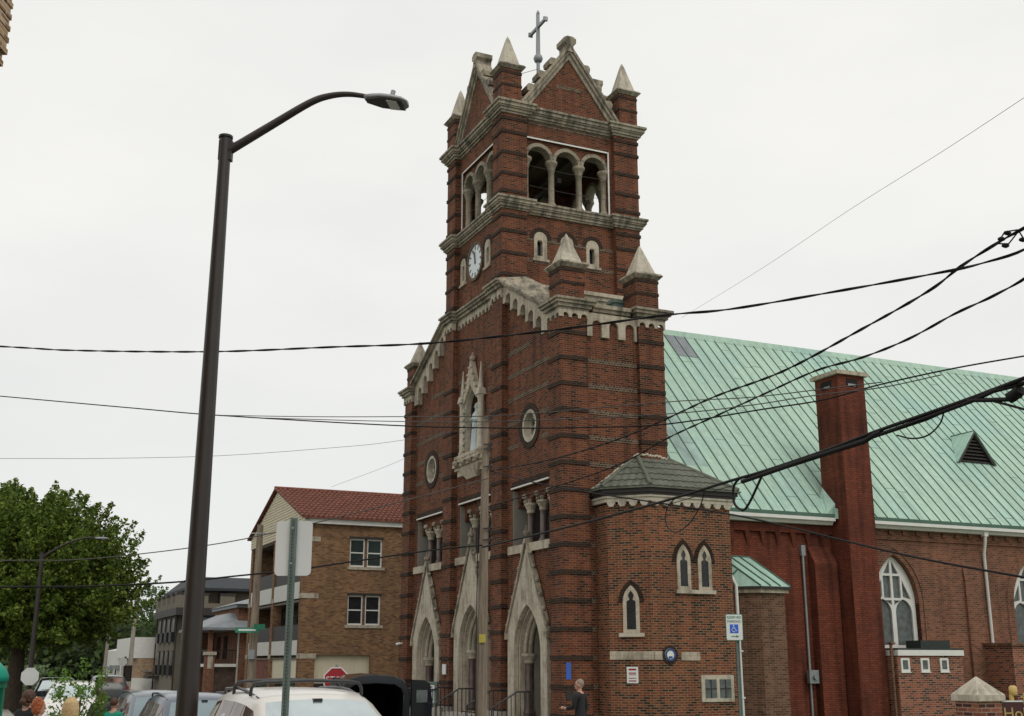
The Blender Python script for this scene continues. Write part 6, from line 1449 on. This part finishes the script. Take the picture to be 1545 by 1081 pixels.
# wooded slope behind
random.seed(9); L = []
for k in range(26000):
    X = random.uniform(-85, -38); Y = 118+random.uniform(0, 22)+abs(X+60)*.1; hmax = 6.3+3.4*noise.noise(Vector((X*.14, Y*.1, 0)))+ (X+85)*-.01; z = random.uniform(0, 1)**.7*hmax
    L.append((Vector((X, Y-hmax*.3+z*.5, z)), Vector((random.gauss(0, .6), -.6+random.gauss(0, .5), random.uniform(0, 1))), random.uniform(.3, .55)))
tag(leaves_mesh('woods', L, 'leafd', None), 'dark wooded slope behind the maple', 'woods', kind='stuff')
b = MB(); b.hexa([(-150, 121, -1), (-38, 121, -1), (-38, 190, -1), (-150, 190, -1)], [(-150, 128, 4.2), (-42, 128, 3.6), (-42, 190, 6), (-150, 190, 7)]); tag(b.build('hill', 'leafd'), kind='structure')
L = []
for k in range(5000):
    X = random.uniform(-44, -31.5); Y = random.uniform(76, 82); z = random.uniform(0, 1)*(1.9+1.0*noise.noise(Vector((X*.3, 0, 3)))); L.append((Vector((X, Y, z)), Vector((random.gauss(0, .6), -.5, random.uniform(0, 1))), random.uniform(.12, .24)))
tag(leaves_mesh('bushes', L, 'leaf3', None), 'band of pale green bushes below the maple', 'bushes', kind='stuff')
# ================================================================== LIGHT
w = bpy.data.worlds.new('World'); sc.world = w; w.use_nodes = True; nt = w.node_tree; bg = nt.nodes['Background']
SE, SR = R(52), R(150)
sky = nt.nodes.new('ShaderNodeTexSky'); sky.sky_type = 'NISHITA'; sky.sun_disc = False; sky.sun_elevation = SE; sky.sun_rotation = SR; sky.air_density = 1.0; sky.dust_density = 4.0
tc = nt.nodes.new('ShaderNodeTexCoord'); sp = nt.nodes.new('ShaderNodeSeparateXYZ'); nt.links.new(tc.outputs['Generated'], sp.inputs[0])
rp = ramp(nt, [(0.0, (8.25, 8.4, 8.4)), (.15, (8.6, 8.68, 8.55)), (.4, (9.3, 9.2, 8.9)), (1, (9.7, 9.55, 9.2))]); nt.links.new(sp.outputs['Z'], rp.inputs['Fac'])
mp = nt.nodes.new('ShaderNodeMapping'); mp.inputs['Scale'].default_value = (1, 1, 2.6); nt.links.new(tc.outputs['Generated'], mp.inputs['Vector'])
nz = nt.nodes.new('ShaderNodeTexNoise'); nz.inputs['Scale'].default_value = 2.6; nz.inputs['Detail'].default_value = 6; nt.links.new(mp.outputs['Vector'], nz.inputs['Vector'])
r2 = ramp(nt, [(.3, (.93, .937, .945)), (.45, (.975, .98, .98)), (.65, (1.03, 1.03, 1.02))]); nt.links.new(nz.outputs['Fac'], r2.inputs['Fac'])
c = mixc(nt, 1.0, rp.outputs['Color'], r2.outputs['Color'], 'MULTIPLY'); c = mixc(nt, .96, sky.outputs[0], c)
nt.links.new(c, bg.inputs['Color']); bg.inputs['Strength'].default_value = .1
sn = bpy.data.lights.new('sun', 'SUN'); sn.energy = .7; sn.angle = R(25); sn.color = (1, .96, .9); so = bpy.data.objects.new('sun', sn); COL.objects.link(so)
dsun = Vector((math.sin(SR)*math.cos(SE), math.cos(SR)*math.cos(SE), math.sin(SE)))
so.rotation_euler = dsun.to_track_quat('Z', 'Y').to_euler(); so.location = (0, 0, 60)
sc.view_settings.view_transform = 'Standard'; sc.view_settings.look = 'None'; sc.view_settings.exposure = 0; sc.view_settings.gamma = 1
